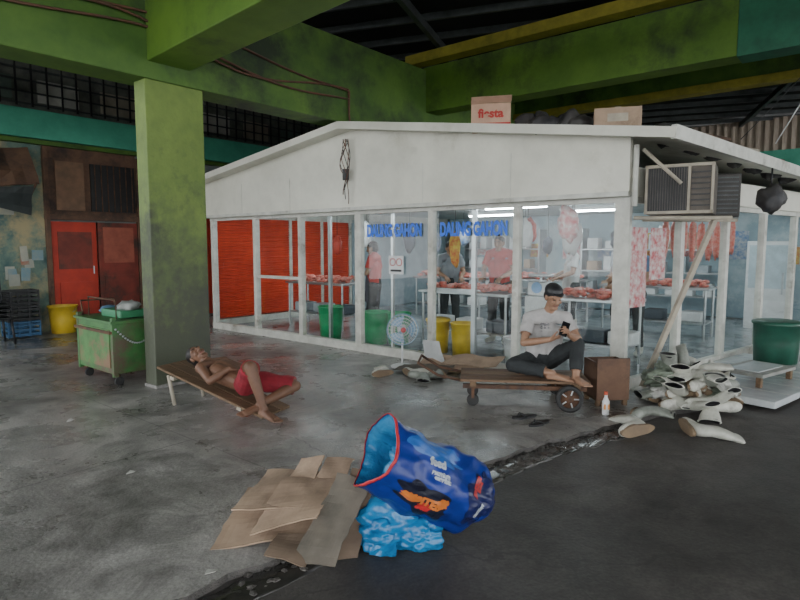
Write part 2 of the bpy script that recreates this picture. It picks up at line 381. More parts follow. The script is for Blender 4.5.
mb.sheet([(-.7,-.85,2.35),(.4,-.75,2.1),(.5,-.7,2.6),(-.7,-.85,2.5)],M('dark_tarp',(.05,.06,.06)),8,4,.05,.01,5)
mb.tube([(-.7,-.12,2.0),(-.7,-.85,2.45)],.02,rust_m); mb.tube([(.5,-.12,2.2),(.5,-.8,2.65)],.02,rust_m)
mb.finish('awning',W0,RB)

mb=MB()
B9=V((9,16.5,0))
mb.box((-2,.15,1.75),(30,.3,3.5),wallg); mb.box((-2,.1,3.8),(30,.35,.6),teal_m)
cor=M('corrugated_sheet',(.46,.38,.30),(.34,.27,.21),rough=.6,stretch=(6,1,1))
vs=[];fs=[]
K=600
for i in range(K+1):
    x=-17+30*i/K; y=-.05+.03*math.sin(i*1.6)
    vs+= [(x,y,4.1),(x,y,4.95)]
for i in range(K): fs.append([2*i,2*i+2,2*i+3,2*i+1])
mb.add(vs,fs,cor)
mb.finish('wall_back',B9,RA)

# ---------------- booth ----------------
booth=empty('meat_shop_booth',L0,RA)
W=7.77; RD=V((.207,.977,0)).normalized()
def RS(s,z=0,o=0):
    q=V((W,0,0))+RD*s+V((RD.y,-RD.x,0))*o; return V((q.x,q.y,z))
DEP=7.8
side_ang=math.atan2(RD.y,RD.x)
mb=MB()
PX=[.05,1.37,2.58,3.89,5.24,6.52,W]
for i,x in enumerate(PX):
    w=.16 if i==6 else (.12 if i==3 else .085); mb.box((x,0,1.07),(w,.09,2.14),whited_m,bev=.006)
mb.box((W/2,0,2.1),(W,.1,.09),whited_m); mb.box((W/2,0,.06),(W,.1,.12),whited_m)
mb.box((1.97,0,1.05),(1.2,.05,.05),whited_m)
mb.box((5.88,.05,1.05),(.06,.05,2.0),alu_m); mb.box((4.5,.05,1.05),(.04,.04,2.0),alu_m)
mb.box((3.2,.05,1.05),(.05,.05,2.0),alu_m)
mb.box((5.55,.05,1.0),(.6,.04,.05),alu_m)
for s in [1.25,2.5,3.75,5,6.25,7.9]:
    q=RS(s); mb.box((q.x,q.y,1.07),(.09,.09,2.14),whited_m,rot=(0,0,side_ang),bev=.006)
for z,h in((2.1,.09),(.06,.12)):
    q=RS(3.95); mb.box((q.x,q.y,z),(7.9,.08,h),whited_m,rot=(0,0,side_ang))
mb.finish('window_frames',parent=booth)
mb=MB()
for a,b in zip(PX[:-1],PX[1:]): mb.add([(a+.04,.01,.12),(b-.04,.01,.12),(b-.04,.01,2.06),(a+.04,.01,2.06)],[[0,1,2,3]],GL)
mb.add([RS(.06,.12),RS(7.9,.12),RS(7.9,2.06),RS(.06,2.06)],[[0,1,2,3]],GL)
mb.finish('glass_panes',parent=booth,recalc=False)
PK=3.89; zE=2.72; zP=3.26; zF=2.40
mb=MB()
y0,y1=-.16,-.08
prof=[(-.25,2.12),(W+.1,2.12),(W+.1,zE),(PK,zP),(-.25,zE)]
vs=[(x,y0,z) for x,z in prof]+[(x,y1,z) for x,z in prof]
mb.add(vs,[[0,1,2,3,4],[9,8,7,6,5]]+[[i,(i+1)%5,5+(i+1)%5,5+i] for i in range(5)],white_m)
mb.box((W/2-.1,-.12,2.13),(W+.4,.14,.05),whited_m)
for x in (1.2,2.5,5.2,6.5): mb.box((x,-.162,2.4),(.005,.007,.54),whited_m)
mb.finish('gable_board',parent=booth)
mb=MB()
ov=-.42
def slab(x0,z0,x1,z1,x2,x3,z3,th,m):
    vs=[(x0,ov,z0),(x1,ov,z1),(x2,DEP+.3,z1),(x3,DEP+.3,z3)]
    vs+=[(x,y,z+th) for x,y,z in vs]
    mb.add(vs,[[0,3,2,1],[4,5,6,7],[0,1,5,4],[1,2,6,5],[2,3,7,6],[3,0,4,7]],m)
slab(-.55,zE-.06,PK,zP,PK+.4,-.55,zE-.06,.07,white_m)
slab(W+.55,zE-.08,PK,zP,PK+.4,W+2.2,zF,.07,white_m)
def bar(a,b,w,h,m):
    a=V(a);b=V(b);d=b-a; q=d.to_track_quat('X','Z').to_matrix().to_4x4(); T=Matrix.Translation((a+b)/2)@q; mb.box((0,0,0),(d.length,w,h),m,T=T)
bar((-.6,ov,zE-.05),(PK,ov,zP+.03),.05,.10,white_m); bar((W+.6,ov,zE-.07),(PK,ov,zP+.03),.05,.10,white_m)
bar((W+.58,ov,zE-.06),(W+2.22,DEP+.3,zF+.02),.05,.13,whited_m)
mb.finish('roof',parent=booth)
mb=MB(); q=RS(3.95,2.27,.06); mb.box(q,(7.9,.06,.30),white_m,rot=(0,0,side_ang)); 
mb.finish('side_fascia',parent=booth)
mb=MB(); mb.add([(0.05,.06,.03),(W-.05,.06,.03),(W+1.5,DEP,.03),(0.05,DEP,.03)],[[0,1,2,3]],stile_m); mb.finish('shop_floor',parent=booth,recalc=False)
mb=MB(); mb.add([(0.05,.05,2.36),(W-.05,.05,2.36),(W+1.5,DEP,2.36),(0.05,DEP,2.36)],[[0,3,2,1]],M('shop_ceiling',(.55,.60,.60),(.42,.47,.47))); 
mb.box((W/2+.8,DEP,1.2),(W+1.3,.08,2.3),M('shop_back_wall',(.36,.47,.52),(.22,.31,.36),scale=1.2,c3=(.6,.65,.66),t3=.6)); mb.finish('shop_walls',parent=booth,recalc=False)
mb=MB()
mb.box((.0,DEP/2,2.28),(.06,DEP,.3),whited_m); mb.box((0,5.8,1.1),(.06,4,2.2),M('pale_wall',(.40,.48,.52),(.28,.35,.4)))
for i in range(5): mb.box((0,.05+i*.92,1.1),(.08,.07,2.2),whited_m)
for z in [.08]: mb.box((0,1.9,z),(.07,3.7,.14),whited_m)
for i in range(38): mb.box((.0,1.88,.2+i*.052),(.03,3.6,.05),louv_m,rot=(0,.5,0))
mb.finish('red_louver_wall',parent=booth)
for k,(x,t) in enumerate([(4.56,'DALING GAHON'),(5.88,'DALING GAHON')]):
    vs,fs=textmesh(t,.2,.003,.009); mb=MB(); T=Matrix.Translation((x,-.01,1.80))@Euler((math.pi/2,0,0)).to_matrix().to_4x4()@Matrix.Diagonal((.66,1.2,1,1))
    mb.add(vs,fs,blue_l,False,T); mb.finish('sign_lettering_%d'%(k+1),parent=booth,recalc=False)
mb=MB(); mb.box((4.62,-.02,1.32),(.27,.006,.26),whp_m); 
for i in(-1,1): 
    mb.lathe([(.045,0),(.055,0),(.055,.004),(.045,.004)],M('sign_red',(.6,.03,.03)),T=Matrix.Translation((4.62+i*.06,-.024,1.36))@Euler((math.pi/2,0,0)).to_matrix().to_4x4(),seg=16)
mb.box((4.62,-.024,1.24),(.2,.004,.03),black_m)
mb.finish('notice_poster',parent=booth)
mb=MB()
pc=[M('poster_a',(.6,.08,.1),(.75,.7,.68),scale=14),M('poster_b',(.6,.6,.6),(.1,.22,.45),scale=10),M('poster_c',(.75,.6,.1),(.6,.1,.05),scale=12)]
for i,(s,z,w,h) in enumerate([(.35,1.35,.5,.9),(.85,1.5,.35,.6)]):
    q=RS(s,z,-.05); mb.box(q,(w,.006,h),pc[0],rot=(0,0,side_ang))
for i in range(9): mb.box((1.2+i*.9,DEP-.06,1.5+.12*math.sin(i*3)),(.5,.01,.6 if i%2 else .35),pc[i%3])
mb.finish('shop_posters',parent=booth)
mb=MB()
for (x,y) in [(1.6,1.6),(3.4,2.6),(4.9,2.9),(7.0,2.4),(3.2,5),(5.6,4.6),(7.4,4.9)]:
    mb.box((x,y,2.30),(1.25,.09,.05),whp_m); mb.cyl((x-.6,y,2.255),(x+.6,y,2.255),.016,tube_m,seg=10)
    for dx in(-.5,.5): mb.cyl((x+dx,y,2.32),(x+dx,y,2.36),.006,alu_m,seg=6)
mb.finish('fluorescent_lamps',parent=booth)
def table(name,x,y,l,d,meat=True,h=.88,seed=0,rz_=0):
    mb=MB(); mb.box((0,0,h),(l,d,.04),alu_m,bev=.008); mb.box((0,0,.3),(l-.1,d-.1,.025),alu_m)
    for sx in(-1,1):
        for sy in(-1,1): mb.cyl((sx*(l/2-.06),sy*(d/2-.06),.03),(sx*(l/2-.06),sy*(d/2-.06),h),.02,alu_m,seg=10)
    rnd=random.Random(seed)
    for i in range(int(44*l)):
        xx=rnd.uniform(-l/2+.12,l/2-.12); yy=rnd.uniform(-d/2+.1,d/2-.1)
        mb.blob((xx,yy,h+.04+rnd.random()*.08),(rnd.uniform(.05,.10),rnd.uniform(.03,.06),.035),meat_m,.3,1.5,i,2,rot=(0,0,rnd.random()*6))
    for i in range(3):
        xx=-l/3+i*l/3; mb.box((xx,0,.40),(.32,.3,.17),rnd.choice([whp_m,M('crate_dark',(.06,.08,.10)),M('crate_grey',(.4,.45,.48))]),bev=.02)
    return mb.finish(name,BW(x,y),RA+rz_)
table('steel_table_with_meat',1.65,1.35,1.6,.6,True,seed=1)
table('steel_table_with_meat',5.08,1.2,1.6,.55,True,seed=2)
table('steel_table_with_meat',7.02,1.3,1.1,.6,True,seed=3)
table('steel_table_with_meat',6.9,4.4,1.8,.7,True,seed=4)
table('steel_table_with_meat',2.6,4.4,1.8,.7,True,seed=5)
table('steel_table_with_meat',4.6,4.9,1.6,.7,True,seed=6)
rr=random.Random(3); cols=[whp_m,whp_m,M('crate_grey',(.4,.45,.48)),whp_m,card_m]
def shelf(a,wd):
    mb=MB()
    for z in(.5,1.0,1.5): mb.box((0,0,z),(wd,.4,.03),alu_m)
    for x in(-wd/2,wd/2): mb.box((x,0,1),(.04,.4,2.0),alu_m)
    for z in(.515,1.015,1.515):
        x=-wd/2+.1
        while x<wd/2-.35:
            w=rr.uniform(.15,.3); h=rr.uniform(.12,.36); mb.box((x+w/2,0,z+h/2),(w*.9,.3,h),rr.choice(cols),bev=.015); x+=w+rr.uniform(.04,.2)
    mb.finish('storage_shelf',BW(a,7.3),RA)
shelf(5.9,3.0); shelf(2.2,2.2)
mb=MB(); mb.box((0,0,.85),(.7,.6,1.65),whp_m,bev=.02); mb.box((0,-.31,1.2),(.6,.02,.8),M('fridge_door',(.5,.6,.65))); mb.box((.25,-.34,.9),(.03,.03,.4),alu_m); mb.finish('refrigerator',BW(8.3,6.6),RA)
def hanging(name,x,y,z,c,sd,r=.11,h=.20):
    mb=MB(); mb.tube([(0,0,2.36-z),(0,0,h-.02)],.004,black_m,5); mb.blob((0,0,0),(r,r*.65,h),c,.3,1.6,sd,3); mb.finish(name,BW(x,y,z),RA)
dapr=M('dark_apron_cloth',(.03,.04,.06))
for i,(a,b,z,c) in enumerate([(2.95,.45,1.60,red_m),(6.3,.6,1.75,whp_m),(6.9,.7,1.70,whp_m),(5.0,.9,1.55,pc[2]),(4.2,1.5,1.65,pc[1]),(5.75,1.75,1.8,red_m),(6.5,1.7,1.8,pc[0]),(1.9,2.3,1.8,whp_m),(3.5,3.4,1.75,pc[1]),(4.6,3.6,1.7,red_m),(7.3,3.2,1.7,whp_m),(2.6,2.8,1.7,dapr),(5.3,3.4,1.6,dapr),(6.3,4.0,1.7,dapr),(7.0,.35,1.85,pc[0])]):
    hanging('hanging_plastic_bag',a,b,z,c,i+1,.09+.02*(i%3),.16+.03*(i%4))
mb=MB(); mb.tube([(0,0,2.0),(0,2.4,2.0)],.012,alu_m)
for y in(0,2.4): mb.tube([(0,y,2.0),(0,y,2.36)],.008,alu_m)
for i in range(9): mb.blob((.0,.2+i*.25,1.68+.04*math.sin(i)),(.05,.035,.26),meat_m,.3,2,i,3); mb.tube([(0,.2+i*.25,1.9),(0,.2+i*.25,2.0)],.004,alu_m,5)
mb.finish('hanging_meat_rail',BW(7.75,1.3),RA-.2)
mb=MB(); mb.box((0,0,.1),(.3,.25,.2),whp_m,bev=.03); mb.cyl((0,-.13,.12),(0,-.14,.12),.08,M('dial',(.3,.5,.8)),seg=20); mb.cyl((0,0,.2),(0,0,.26),.02,alu_m); mb.lathe([(.02,.26),(.17,.27),(.19,.31),(.18,.31),(.16,.28),(0,.27)],alu_m)
mb.box((0,.0,-.42),(.34,.33,.84),whp_m,bev=.02)
mb.finish('weighing_scale_on_stand',BW(6.18,1.35,.88),RA)

def bucket(name,loc,r,h,m,lid=False,rot=None,handle=True,taper=.82):
    mb=MB()
    mb.lathe([(0,0),(r*taper,0),(r*(taper+1)/2,h*.5),(r,h),(r*1.06,h),(r*1.06,h-.02),(r*1.0,h-.022)],m)
    if lid: mb.lathe([(r*1.08,h-.015),(r*1.08,h+.015),(r*.9,h+.03),(0,h+.035)],m)
    else: mb.lathe([(r*.96,h),(r*taper*.95,.02),(0,.02)],m)
    if handle:
        P=[(r*1.07*math.cos(a),-.02-r*.35*math.sin(a),h-.05-.5*r*math.sin(a)) for a in [i*math.pi/12 for i in range(13)]]
        mb.tube(P,.006,alu_m,6)
    return mb.finish(name,loc,0,rot=rot)
bucket('green_bin',(-1.17,9.73,.03),.21,.55,grn_m,handle=False)
bucket('green_bin',(-.38,9.22,.03),.21,.52,grn_m,handle=False)
bucket('green_bin',BW(4.02,.75,.03),.2,.5,grn_m,handle=False)
bucket('yellow_bucket',BW(4.95,.55,.03),.17,.48,yel_m,lid=True)
bucket('yellow_bucket',BW(5.40,.52,.03),.17,.48,yel_m)
bucket('white_bucket',BW(6.25,.5,.03),.16,.36,whp_m)
bucket('yellow_bucket',(-6.20,10.6,0),.24,.5,yel_m)
bucket('green_barrel',(4.95,7.55,.072),.27,.52,M('dark_green_plastic',(.02,.11,.07),(.015,.07,.045),rough=.4),lid=True,handle=False,taper=.92)

# ---------------- AC etc ----------------
mb=MB()
acm=M('ac_casing',(.12,.10,.08),(.07,.06,.05),rough=.65,scale=8)
acf=M('ac_fins',(.10,.09,.08),(.05,.045,.04),rough=.6)
mb.box((0,0,0),(.64,.55,.50),acm,bev=.015)
for i in range(16): mb.box((-.29+i*.024,-.288,0.0),(.007,.02,.42),acf)
mb.box((-.11,-.278,0),(.38,.006,.44),black_m)
for i in range(7): mb.box((.2,-.285,-.17+i*.055),(.17,.02,.012),black_m)
for z in(.235,-.235): mb.box((0,-.285,z),(.64,.03,.03),woodl_m)
for x in(-.305,.095,.305): mb.box((x,-.285,0),(.025,.03,.5),woodl_m)
mb.finish('air_conditioner',(2.98,6.22,2.17),RA+.15)
mb=MB()
mb.box((0,0,0),(.36,.45,.48),M('ac_dark',(.05,.045,.04),(.03,.028,.025),rough=.6),bev=.02)
for i in range(9): mb.box((0,-.23,-.19+i*.048),(.30,.015,.014),steel_d)
mb.finish('air_conditioner',(3.64,6.72,2.15),RA+.4)
mb=MB()
mb.tube([(2.42,6.05,2.0),(2.42,6.05,2.62)],.03,whited_m,6); mb.tube([(2.42,5.88,2.55),(2.75,5.75,2.2)],.02,woodl_m,6)
mb.tube([(2.42,6.05,1.88),(3.4,6.0,1.88)],.022,woodl_m,6); mb.tube([(2.7,6.5,1.88),(3.8,6.6,1.88)],.022,woodl_m,6)
mb.finish('ac_bracket')
def stick(name,a,b,w,h,m):
    a=V(a);b=V(b);mb=MB();d=b-a;T=d.to_track_quat('X','Z').to_matrix().to_4x4(); mb.box((0,0,0),(d.length,w,h),m,T=T,bev=.004)
    return mb.finish(name,(a+b)/2)
stick('wooden_brace',(2.56,6.08,.03),(3.28,6.1,1.86),.06,.045,woodl_m)
mb=MB(); q=BW(3.85,-.24)
mb.box((q.x,q.y,2.62),(.09,.06,.16),black_m,bev=.01)
for k in range(7):
    P=[]
    for i in range(14):
        t=i/13; P.append((q.x+.04*math.sin(t*6+k*1.3)+.02*(k-3)*math.sin(t*3.14),q.y-.03-.02*math.cos(k+t*4),3.12-.95*t*(.55+.07*k)))
    mb.tube(P,.006,black_m if k%2 else cab,5)
mb.finish('electric_wiring')
def rz(a): return zE+(zP-zE)*(1-abs(a-PK)/PK)+.02
mb=MB()
boxc=M('printed_carton',(.58,.38,.27),(.46,.30,.21),rough=.8)
mb.box((0,0,.15),(.46,.32,.30),boxc,bev=.006); mb.box((0,-.165,.05),(.46,.006,.05),M('carton_red',(.55,.05,.04)))
mb.sheet([(-.23,-.16,.30),(.23,-.16,.30),(.25,-.26,.36),(-.22,-.27,.35)],boxc,4,3,.01,.005); mb.sheet([(-.23,.16,.30),(.23,.16,.30),(.22,.25,.37),(-.23,.25,.37)],boxc,4,3,.01,.005)
vs,fs=textmesh('fiesta',.14,.002,.005); mb.add(vs,fs,M('carton_red',(.55,.05,.04)),False,Matrix.Translation((0,-.168,.18))@Euler((math.pi/2,0,0)).to_matrix().to_4x4())
mb.finish('cardboard_box',BW(6.2,-.12,rz(6.2)),RA+.5)
mb=MB(); mb.box((0,0,.11),(.46,.3,.22),card_m,bev=.006); mb.box((0,-.152,.12),(.2,.004,.08),woodl_m); mb.box((0,0,.223),(.06,.3,.004),woodl_m); mb.finish('cardboard_box',BW(7.7,-.1,rz(7.7)+.03),RA+.4)
mb=MB()
dcl=M('dark_cloth',(.03,.03,.035),(.06,.055,.05))
for i in range(7):
    a=6.62+i*.11; mb.blob((a,.0+.1*math.sin(i*2),rz(a)+.10),(.13,.14,.13+.04*math.sin(i*1.7)),dcl,.3,1.5,i,3)
mb.finish('dark_plastic_sacks',L0,RA)
mb=MB()
for i in range(7):
    q=RS(.5+i*.6); mb.blob((q.x+.15,q.y,2.80-.03*i),(.13,.25,.12),dcl,.3,1.5,i+20,3)
for i in range(5):
    a=RS(.5+i*.9,2.84-.04*i,.25); b=RS(2.0+i*.9,2.90-.05*i,.2); mb.tube([a,b],.02,woodl_m if i%2 else rust_m,6)
mb.finish('roof_clutter',L0,RA)
mb=MB(); mb.blob((0,0,0),(.15,.12,.17),dcl,.35,1.5,3,3); mb.tube([(0,0,.13),(0,0,.36)],.01,black_m); mb.finish('hanging_black_bag',(4.42,7.0,2.15))

# ---------------- green cart ----------------
mb=MB()
Lc,Dc=.95,.55
mb.box((0,0,.43),(Lc,Dc,.58),cartg_m,bev=.015)
for x in(-1,1):
    for y in(-1,1):
        mb.box((x*(Lc/2-.02),y*(Dc/2-.02),.45),(.05,.05,.68),cartg_m,bev=.004)
        mb.cyl((x*(Lc/2-.08),y*(Dc/2-.08),.05),(x*(Lc/2-.08)+.03,y*(Dc/2-.08),.05),.05,rubber_m,seg=18); mb.cyl((x*(Lc/2-.065),y*(Dc/2-.08),.05),(x*(Lc/2-.065),y*(Dc/2-.08),.14),.015,rust_m)
mb.box((0,-Dc/2-.005,.43),(Lc-.14,.012,.44),M('cart_panel',(.09,.23,.07),(.05,.14,.04),c3=(.2,.12,.07),t3=.53,scale=6))
mb.box((0,0,.735),(Lc+.06,Dc+.06,.03),cartg_m,bev=.006)
mb.box((0,-Dc/2-.02,.62),(Lc,.03,.03),rust_m)
mb.box((.1,.05,.80),(.5,.35,.09),M('cart_tray',(.05,.25,.12),rough=.4),bev=.02)
mb.tube([(-Lc/2,-.2,.75),(-Lc/2-.05,-.2,.92),(-Lc/2-.05,.2,.92),(-Lc/2,.2,.75)],.012,rust_m)
mb.tube([(-.3,-.2,.76),(-.3,-.2,.98),(.42,-.2,.98),(.42,-.2,.76)],.010,rust_m)
mb.blob((.2,.05,.88),(.16,.12,.07),M('rag_grey',(.3,.32,.3)),.3,2,4,3)
mb.blob((-.28,.05,.80),(.12,.12,.06),M('rag_blue',(.1,.2,.3)),.3,2,9,3)
for i in range(20): 
    a=i/19; mb.blob((Lc/2+.03,-.25+a*.5,.66-.18*math.sin(a*3.14)),(.008,.016,.014),alu_m,0,1,0,1)
cc=V((-3.22,6.43,0))-AX*(Lc/2)+BX*(Dc/2)
mb.finish('green_vendor_cart',cc,RA)
def chair(name,loc,rz_,n=3):
    mb=MB()
    for k in range(n):
        z=k*.07
        mb.box((0,0,.43+z),(.44,.42,.025),black_m,bev=.01); mb.box((0,.21,.68+z),(.42,.025,.4),black_m,rot=(-.15,0,0),bev=.01)
        for x in(-1,1):
            mb.box((x*.22,0,.62+z),(.04,.4,.03),black_m,bev=.006); mb.box((x*.22,-.18,.53+z),(.035,.035,.2),black_m)
    for x in(-1,1):
        for y in(-1,1): mb.tube([(x*.2,y*.19,.43),(x*.23,y*.23,0)],[.022,.016],black_m,8)
    mb.finish(name,loc,rz_)
chair('plastic_chair',(-6.55,9.25,0),.9,4)
mb=MB()
for k,(cm_) in enumerate([M('crate_blue2',(.04,.12,.24)),black_m,black_m]):
    z=.02+k*.27
    mb.box((0,0,z+.02),(.5,.36,.02),cm_)
    for zz in(.04,.12,.20,.25):
        for y in(-.17,.17): mb.box((0,y,z+zz),(.5,.02,.035),cm_)
        for x in(-.24,.24): mb.box((x,0,z+zz),(.02,.34,.035),cm_)
    for x in(-.24,-.08,.08,.24):
        for y in(-.17,.17): mb.box((x,y,z+.13),(.025,.025,.26),cm_)
mb.finish('plastic_crate_stack',(-6.62,10.05,0),RB)

# ---------------- sack, bag, cardboard ----------------
sm_=M('sack_print',(.010,.035,.27),(.006,.02,.16),rough=.36,scale=3,bump=.35,bscale=9)
O=V((-.13,2.98,.50)); E=V((.44,3.20,.165)); ax=(E-O); Ls=ax.length; axn=ax.normalized()
sx=axn.cross(V((0,0,1))).normalized(); sy=sx.cross(axn).normalized()
def sackP(u,th,dr=0):
    u=u+.045*math.sin(2*th+.6)*(1-min(1,max(0,u)))**2
    r=.195*(1+.10*math.sin(max(0,u)*3.0)); ry=r*.95
    if u>.86: k=min(1,(u-.86)/.14); r*=math.sqrt(max(0,1-.30*k*k)); ry*=math.sqrt(max(0,1-.60*k*k))
    c,s_=math.cos(th),math.sin(th)
    sq=1+.07*math.cos(4*th+.5)*(1-u*.4)
    nn=noise.noise(V((c*1.6,s_*1.6,u*3.5)))*.14+noise.noise(V((c*4,s_*4,u*7)))*.06+noise.noise(V((c*8,s_*8,u*12)))*.028
    fold=.025*math.sin(u*24+3*c+2*s_)
    k=sq*(1+nn+fold); r=r*k+dr; ry=ry*k+dr
    p=O+ax*u+sx*(r*c)+sy*(ry*s_)
    p.z-=.03*math.sin(min(1,max(0,u))*math.pi)
    if p.z<-.035: p.z=-.035
    return p
mb=MB(); NS=80
rings=[[sackP(u,2*math.pi*i/NS) for i in range(NS)] for u in [k/44*1.0 for k in range(45)]]
mb.loft(rings,sm_,False,True)
inn=M('inner_plastic_liner',(.05,.27,.50),(.02,.15,.34),rough=.22,scale=6,bump=.7,bscale=20)
rings=[[sackP(u,2*math.pi*i/NS,-.006-(.02+.12*u if u>0.02 else 0)*1.0) for i in range(NS)] for u in [0,.02,.06,.12,.2,.3]]
mb.loft(rings,inn,False,False)
mb.blob(O+ax*.36,(.14,.14,.14),inn,.35,2.5,3,4)
mb.blob(O+ax*.25+sy*.05,(.08,.07,.07),inn,.35,2.5,8,4)
redrim=M('red_rim_tape',(.55,.03,.04),rough=.4)
rings=[[sackP(u,2*math.pi*i/NS,d) for i in range(NS)] for u,d in[(-.01,-.004),(-.01,.003),(.012,.003),(.012,.001)]]
mb.loft(rings,redrim,False,False)
def wrap_text(txt,size,uc,thc,m,lift=.004,rot=0):
    vs,fs=textmesh(txt,size,0.0,.004)
    bm=bmesh.new(); bv=[bm.verts.new(v) for v in vs]
    for f in fs:
        try: bm.faces.new([bv[i] for i in f])
        except: pass
    bmesh.ops.triangulate(bm,faces=bm.faces[:])
    for _ in range(3):
        es=[e for e in bm.edges if e.calc_length()>.012]
        if es: bmesh.ops.subdivide_edges(bm,edges=es,cuts=1,use_grid_fill=False); bmesh.ops.triangulate(bm,faces=bm.faces[:])
    bm.verts.index_update()
    cr,sr=math.cos(rot),math.sin(rot); out=[]
    for v in bm.verts:
        x=v.co.x*cr-v.co.y*sr; y=v.co.x*sr+v.co.y*cr
        out.append(sackP(uc+x/Ls,thc+y/.2,lift))
    mb.add(out,[[v.index for v in f.verts] for f in bm.faces],m); bm.free()
def patch(u0,u1,t0,t1,m,lift=.002,sd=0):
    n=22; vs=[];fs=[]
    for j in range(n+1):
        for i in range(n+1):
            a=i/n*2-1;b=j/n*2-1
            a,b=a*math.sqrt(1-b*b/2),b*math.sqrt(1-a*a/2)
            k=1+.5*noise.noise(V((a*2.2,b*2.2,u0*9+sd)))
            vs.append(sackP((u0+u1)/2+(u1-u0)/2*a*k,(t0+t1)/2+(t1-t0)/2*b*k,lift))
    for j in range(n):
        for i in range(n): q=j*(n+1)+i; fs.append([q,q+1,q+n+2,q+n+1])
    mb.add(vs,fs,m)
camv=(V((0,0,1.6))-(O+E)/2); thc=math.atan2(camv.dot(sy),camv.dot(sx))
org=M('print_orange',(.70,.20,.04),rough=.35); whi=M('print_white',(.50,.55,.62),rough=.35); blk=M('print_black',(.012,.014,.03),rough=.35); yl=M('print_yellow',(.65,.45,.05),rough=.35); rdp=M('print_red',(.50,.03,.03),rough=.35); nav=M('print_navy',(.01,.015,.09),rough=.35); lbl=M('print_light_blue',(.03,.14,.48),rough=.35)
patch(.70,.98,thc-.8,thc+.8,nav,.0015); patch(.05,.60,thc+.55,thc+1.3,lbl,.0015,3)
patch(.16,.62,thc-.95,thc-.1,blk,.0018); patch(.19,.33,thc-.70,thc-.42,org,.0035,1); patch(.35,.45,thc-.8,thc-.5,rdp,.0035,2); patch(.46,.57,thc-.5,thc-.22,org,.0035,5)
wrap_text('feed',.055,.36,thc+.55,whi); wrap_text('premium',.028,.40,thc+.30,whi,lift=.005); wrap_text('complete',.024,.42,thc+.18,whi,lift=.005)
wrap_text('BITES',.06,.40,thc-.5,org,lift=.006,rot=.15)
wrap_text('BEEF',.06,.78,thc+.35,rdp,lift=.005,rot=1.2); wrap_text('20kg',.04,.84,thc-.25,whi,rot=1.2)
mb.finish('blue_feed_sack')
mb=MB()
mb.blob((-.01,3.12,.07),(.22,.17,.15),bluebag_m,.30,1.5,4,5,flat=-.035)
mb.blob((.10,3.05,.03),(.14,.12,.10),bluebag_m,.30,1.6,9,5,flat=-.035)
mb.blob((-.12,3.03,.03),(.12,.10,.09),bluebag_m,.30,1.6,14,5,flat=-.035)
mb.sheet([(-.16,2.93,-.03),(-.02,2.90,-.03),(-.02,3.02,.06),(-.15,3.04,.06)],bluebag_m,10,10,.022,.002,3,9)
mb.finish('blue_plastic_bag')
mb=MB()
cdk=M('cardboard_inner_dark',(.20,.145,.10),(.14,.10,.07),rough=.9)
mb.sheet([(-1.0,2.92,.0),(-.45,2.98,.05),(-.40,3.45,.14),(-.95,3.5,.10)],card_m,16,12,.012,.009,1)
mb.sheet([(-.95,3.15,.11),(-.52,3.08,.17),(-.42,3.5,.2),(-.86,3.66,.15)],card_m,16,12,.016,.008,2)
mb.sheet([(-.80,2.96,.07),(-.45,3.0,.13),(-.32,3.38,.22),(-.70,3.4,.18)],card_m,14,12,.018,.008,7)
mb.sheet([(-.56,2.84,-.02),(-.33,2.80,-.03),(-.16,3.15,.26),(-.36,3.26,.28)],card2_m,14,12,.028,.008,3)
mb.sheet([(-.36,2.86,-.03),(-.22,2.90,-.03),(-.14,3.2,.27),(-.28,3.28,.30)],cdk,10,12,.025,.008,5)
mb.sheet([(-.70,3.42,.18),(-.52,3.38,.19),(-.46,3.50,.28),(-.62,3.55,.27)],card_m,8,8,.02,.007,4)
mb.sheet([(-.50,3.40,.19),(-.34,3.34,.2),(-.28,3.48,.27),(-.45,3.52,.27)],card_m,8,8,.02,.007,8)
mb.sheet([(-.85,3.35,.02),(-.25,3.2,.02),(-.2,3.6,.02),(-.8,3.8,.02)],cdk,6,6,.01,.008,6)
mb.sheet([(-.70,2.84,.0),(-.48,2.80,-.03),(-.42,3.0,.03),(-.66,3.0,.05)],cdk,8,8,.02,.007,9)
mb.finish('flattened_cardboard')

# ---------------- cart of seated man ----------------
mb=MB()
for i in range(4): mb.box((0,-.21+i*.14,.27),(1.25,.125,.025),M('cart_plank%d'%i,[(.20,.12,.07),(.17,.10,.06),(.23,.15,.09),(.16,.095,.06)][i],rough=.75,scale=5,stretch=(1,6,6)),bev=.004)
for x in(-.5,.5): mb.box((x,0,.235),(.06,.56,.045),wood_m)
for y in(-.2,.2): mb.box((0,y,.2),(1.2,.045,.04),rust_m)
def wheel(x,y,r):
    T=Matrix.Translation((x,y,r))@Euler((math.pi/2,0,0)).to_matrix().to_4x4()
    mb.lathe([(r*.68,-.025),(r*.9,-.028),(r,-.015),(r,.015),(r*.9,.028),(r*.68,.025),(r*.68,-.025)],rubber_m,T)
    mb.lathe([(0,-.02),(r*.25,-.03),(r*.3,-.012),(r*.68,-.012),(r*.68,.012),(r*.3,.012),(r*.25,.03),(0,.02)],rust_m,T)
    for k in range(5):
        a=k*1.2566; mb.cyl((x+.3*r*math.cos(a),y-.014,r+.3*r*math.sin(a)),(x+.66*r*math.cos(a),y-.014,r+.66*r*math.sin(a)),.008,alu_m,seg=6)
for y in(-.33,.33): wheel(.42,y,.13)
mb.cyl((.42,-.34,.13),(.42,.34,.13),.012,rust_m)
for y in(-.22,.22): mb.box((.42,y,.17),(.04,.04,.1),rust_m)
for y in(-.2,.2):
    mb.cyl((-.5,y-.015,.06),(-.5,y+.015,.06),.06,rubber_m,seg=18); mb.box((-.5,y,.14),(.03,.05,.12),rust_m)
mb.tube([(-.6,-.2,.25),(-.85,-.2,.3),(-1.05,-.2,.42),(-1.05,.2,.42),(-.85,.2,.3),(-.6,.2,.25)],.014,rust_m,8)
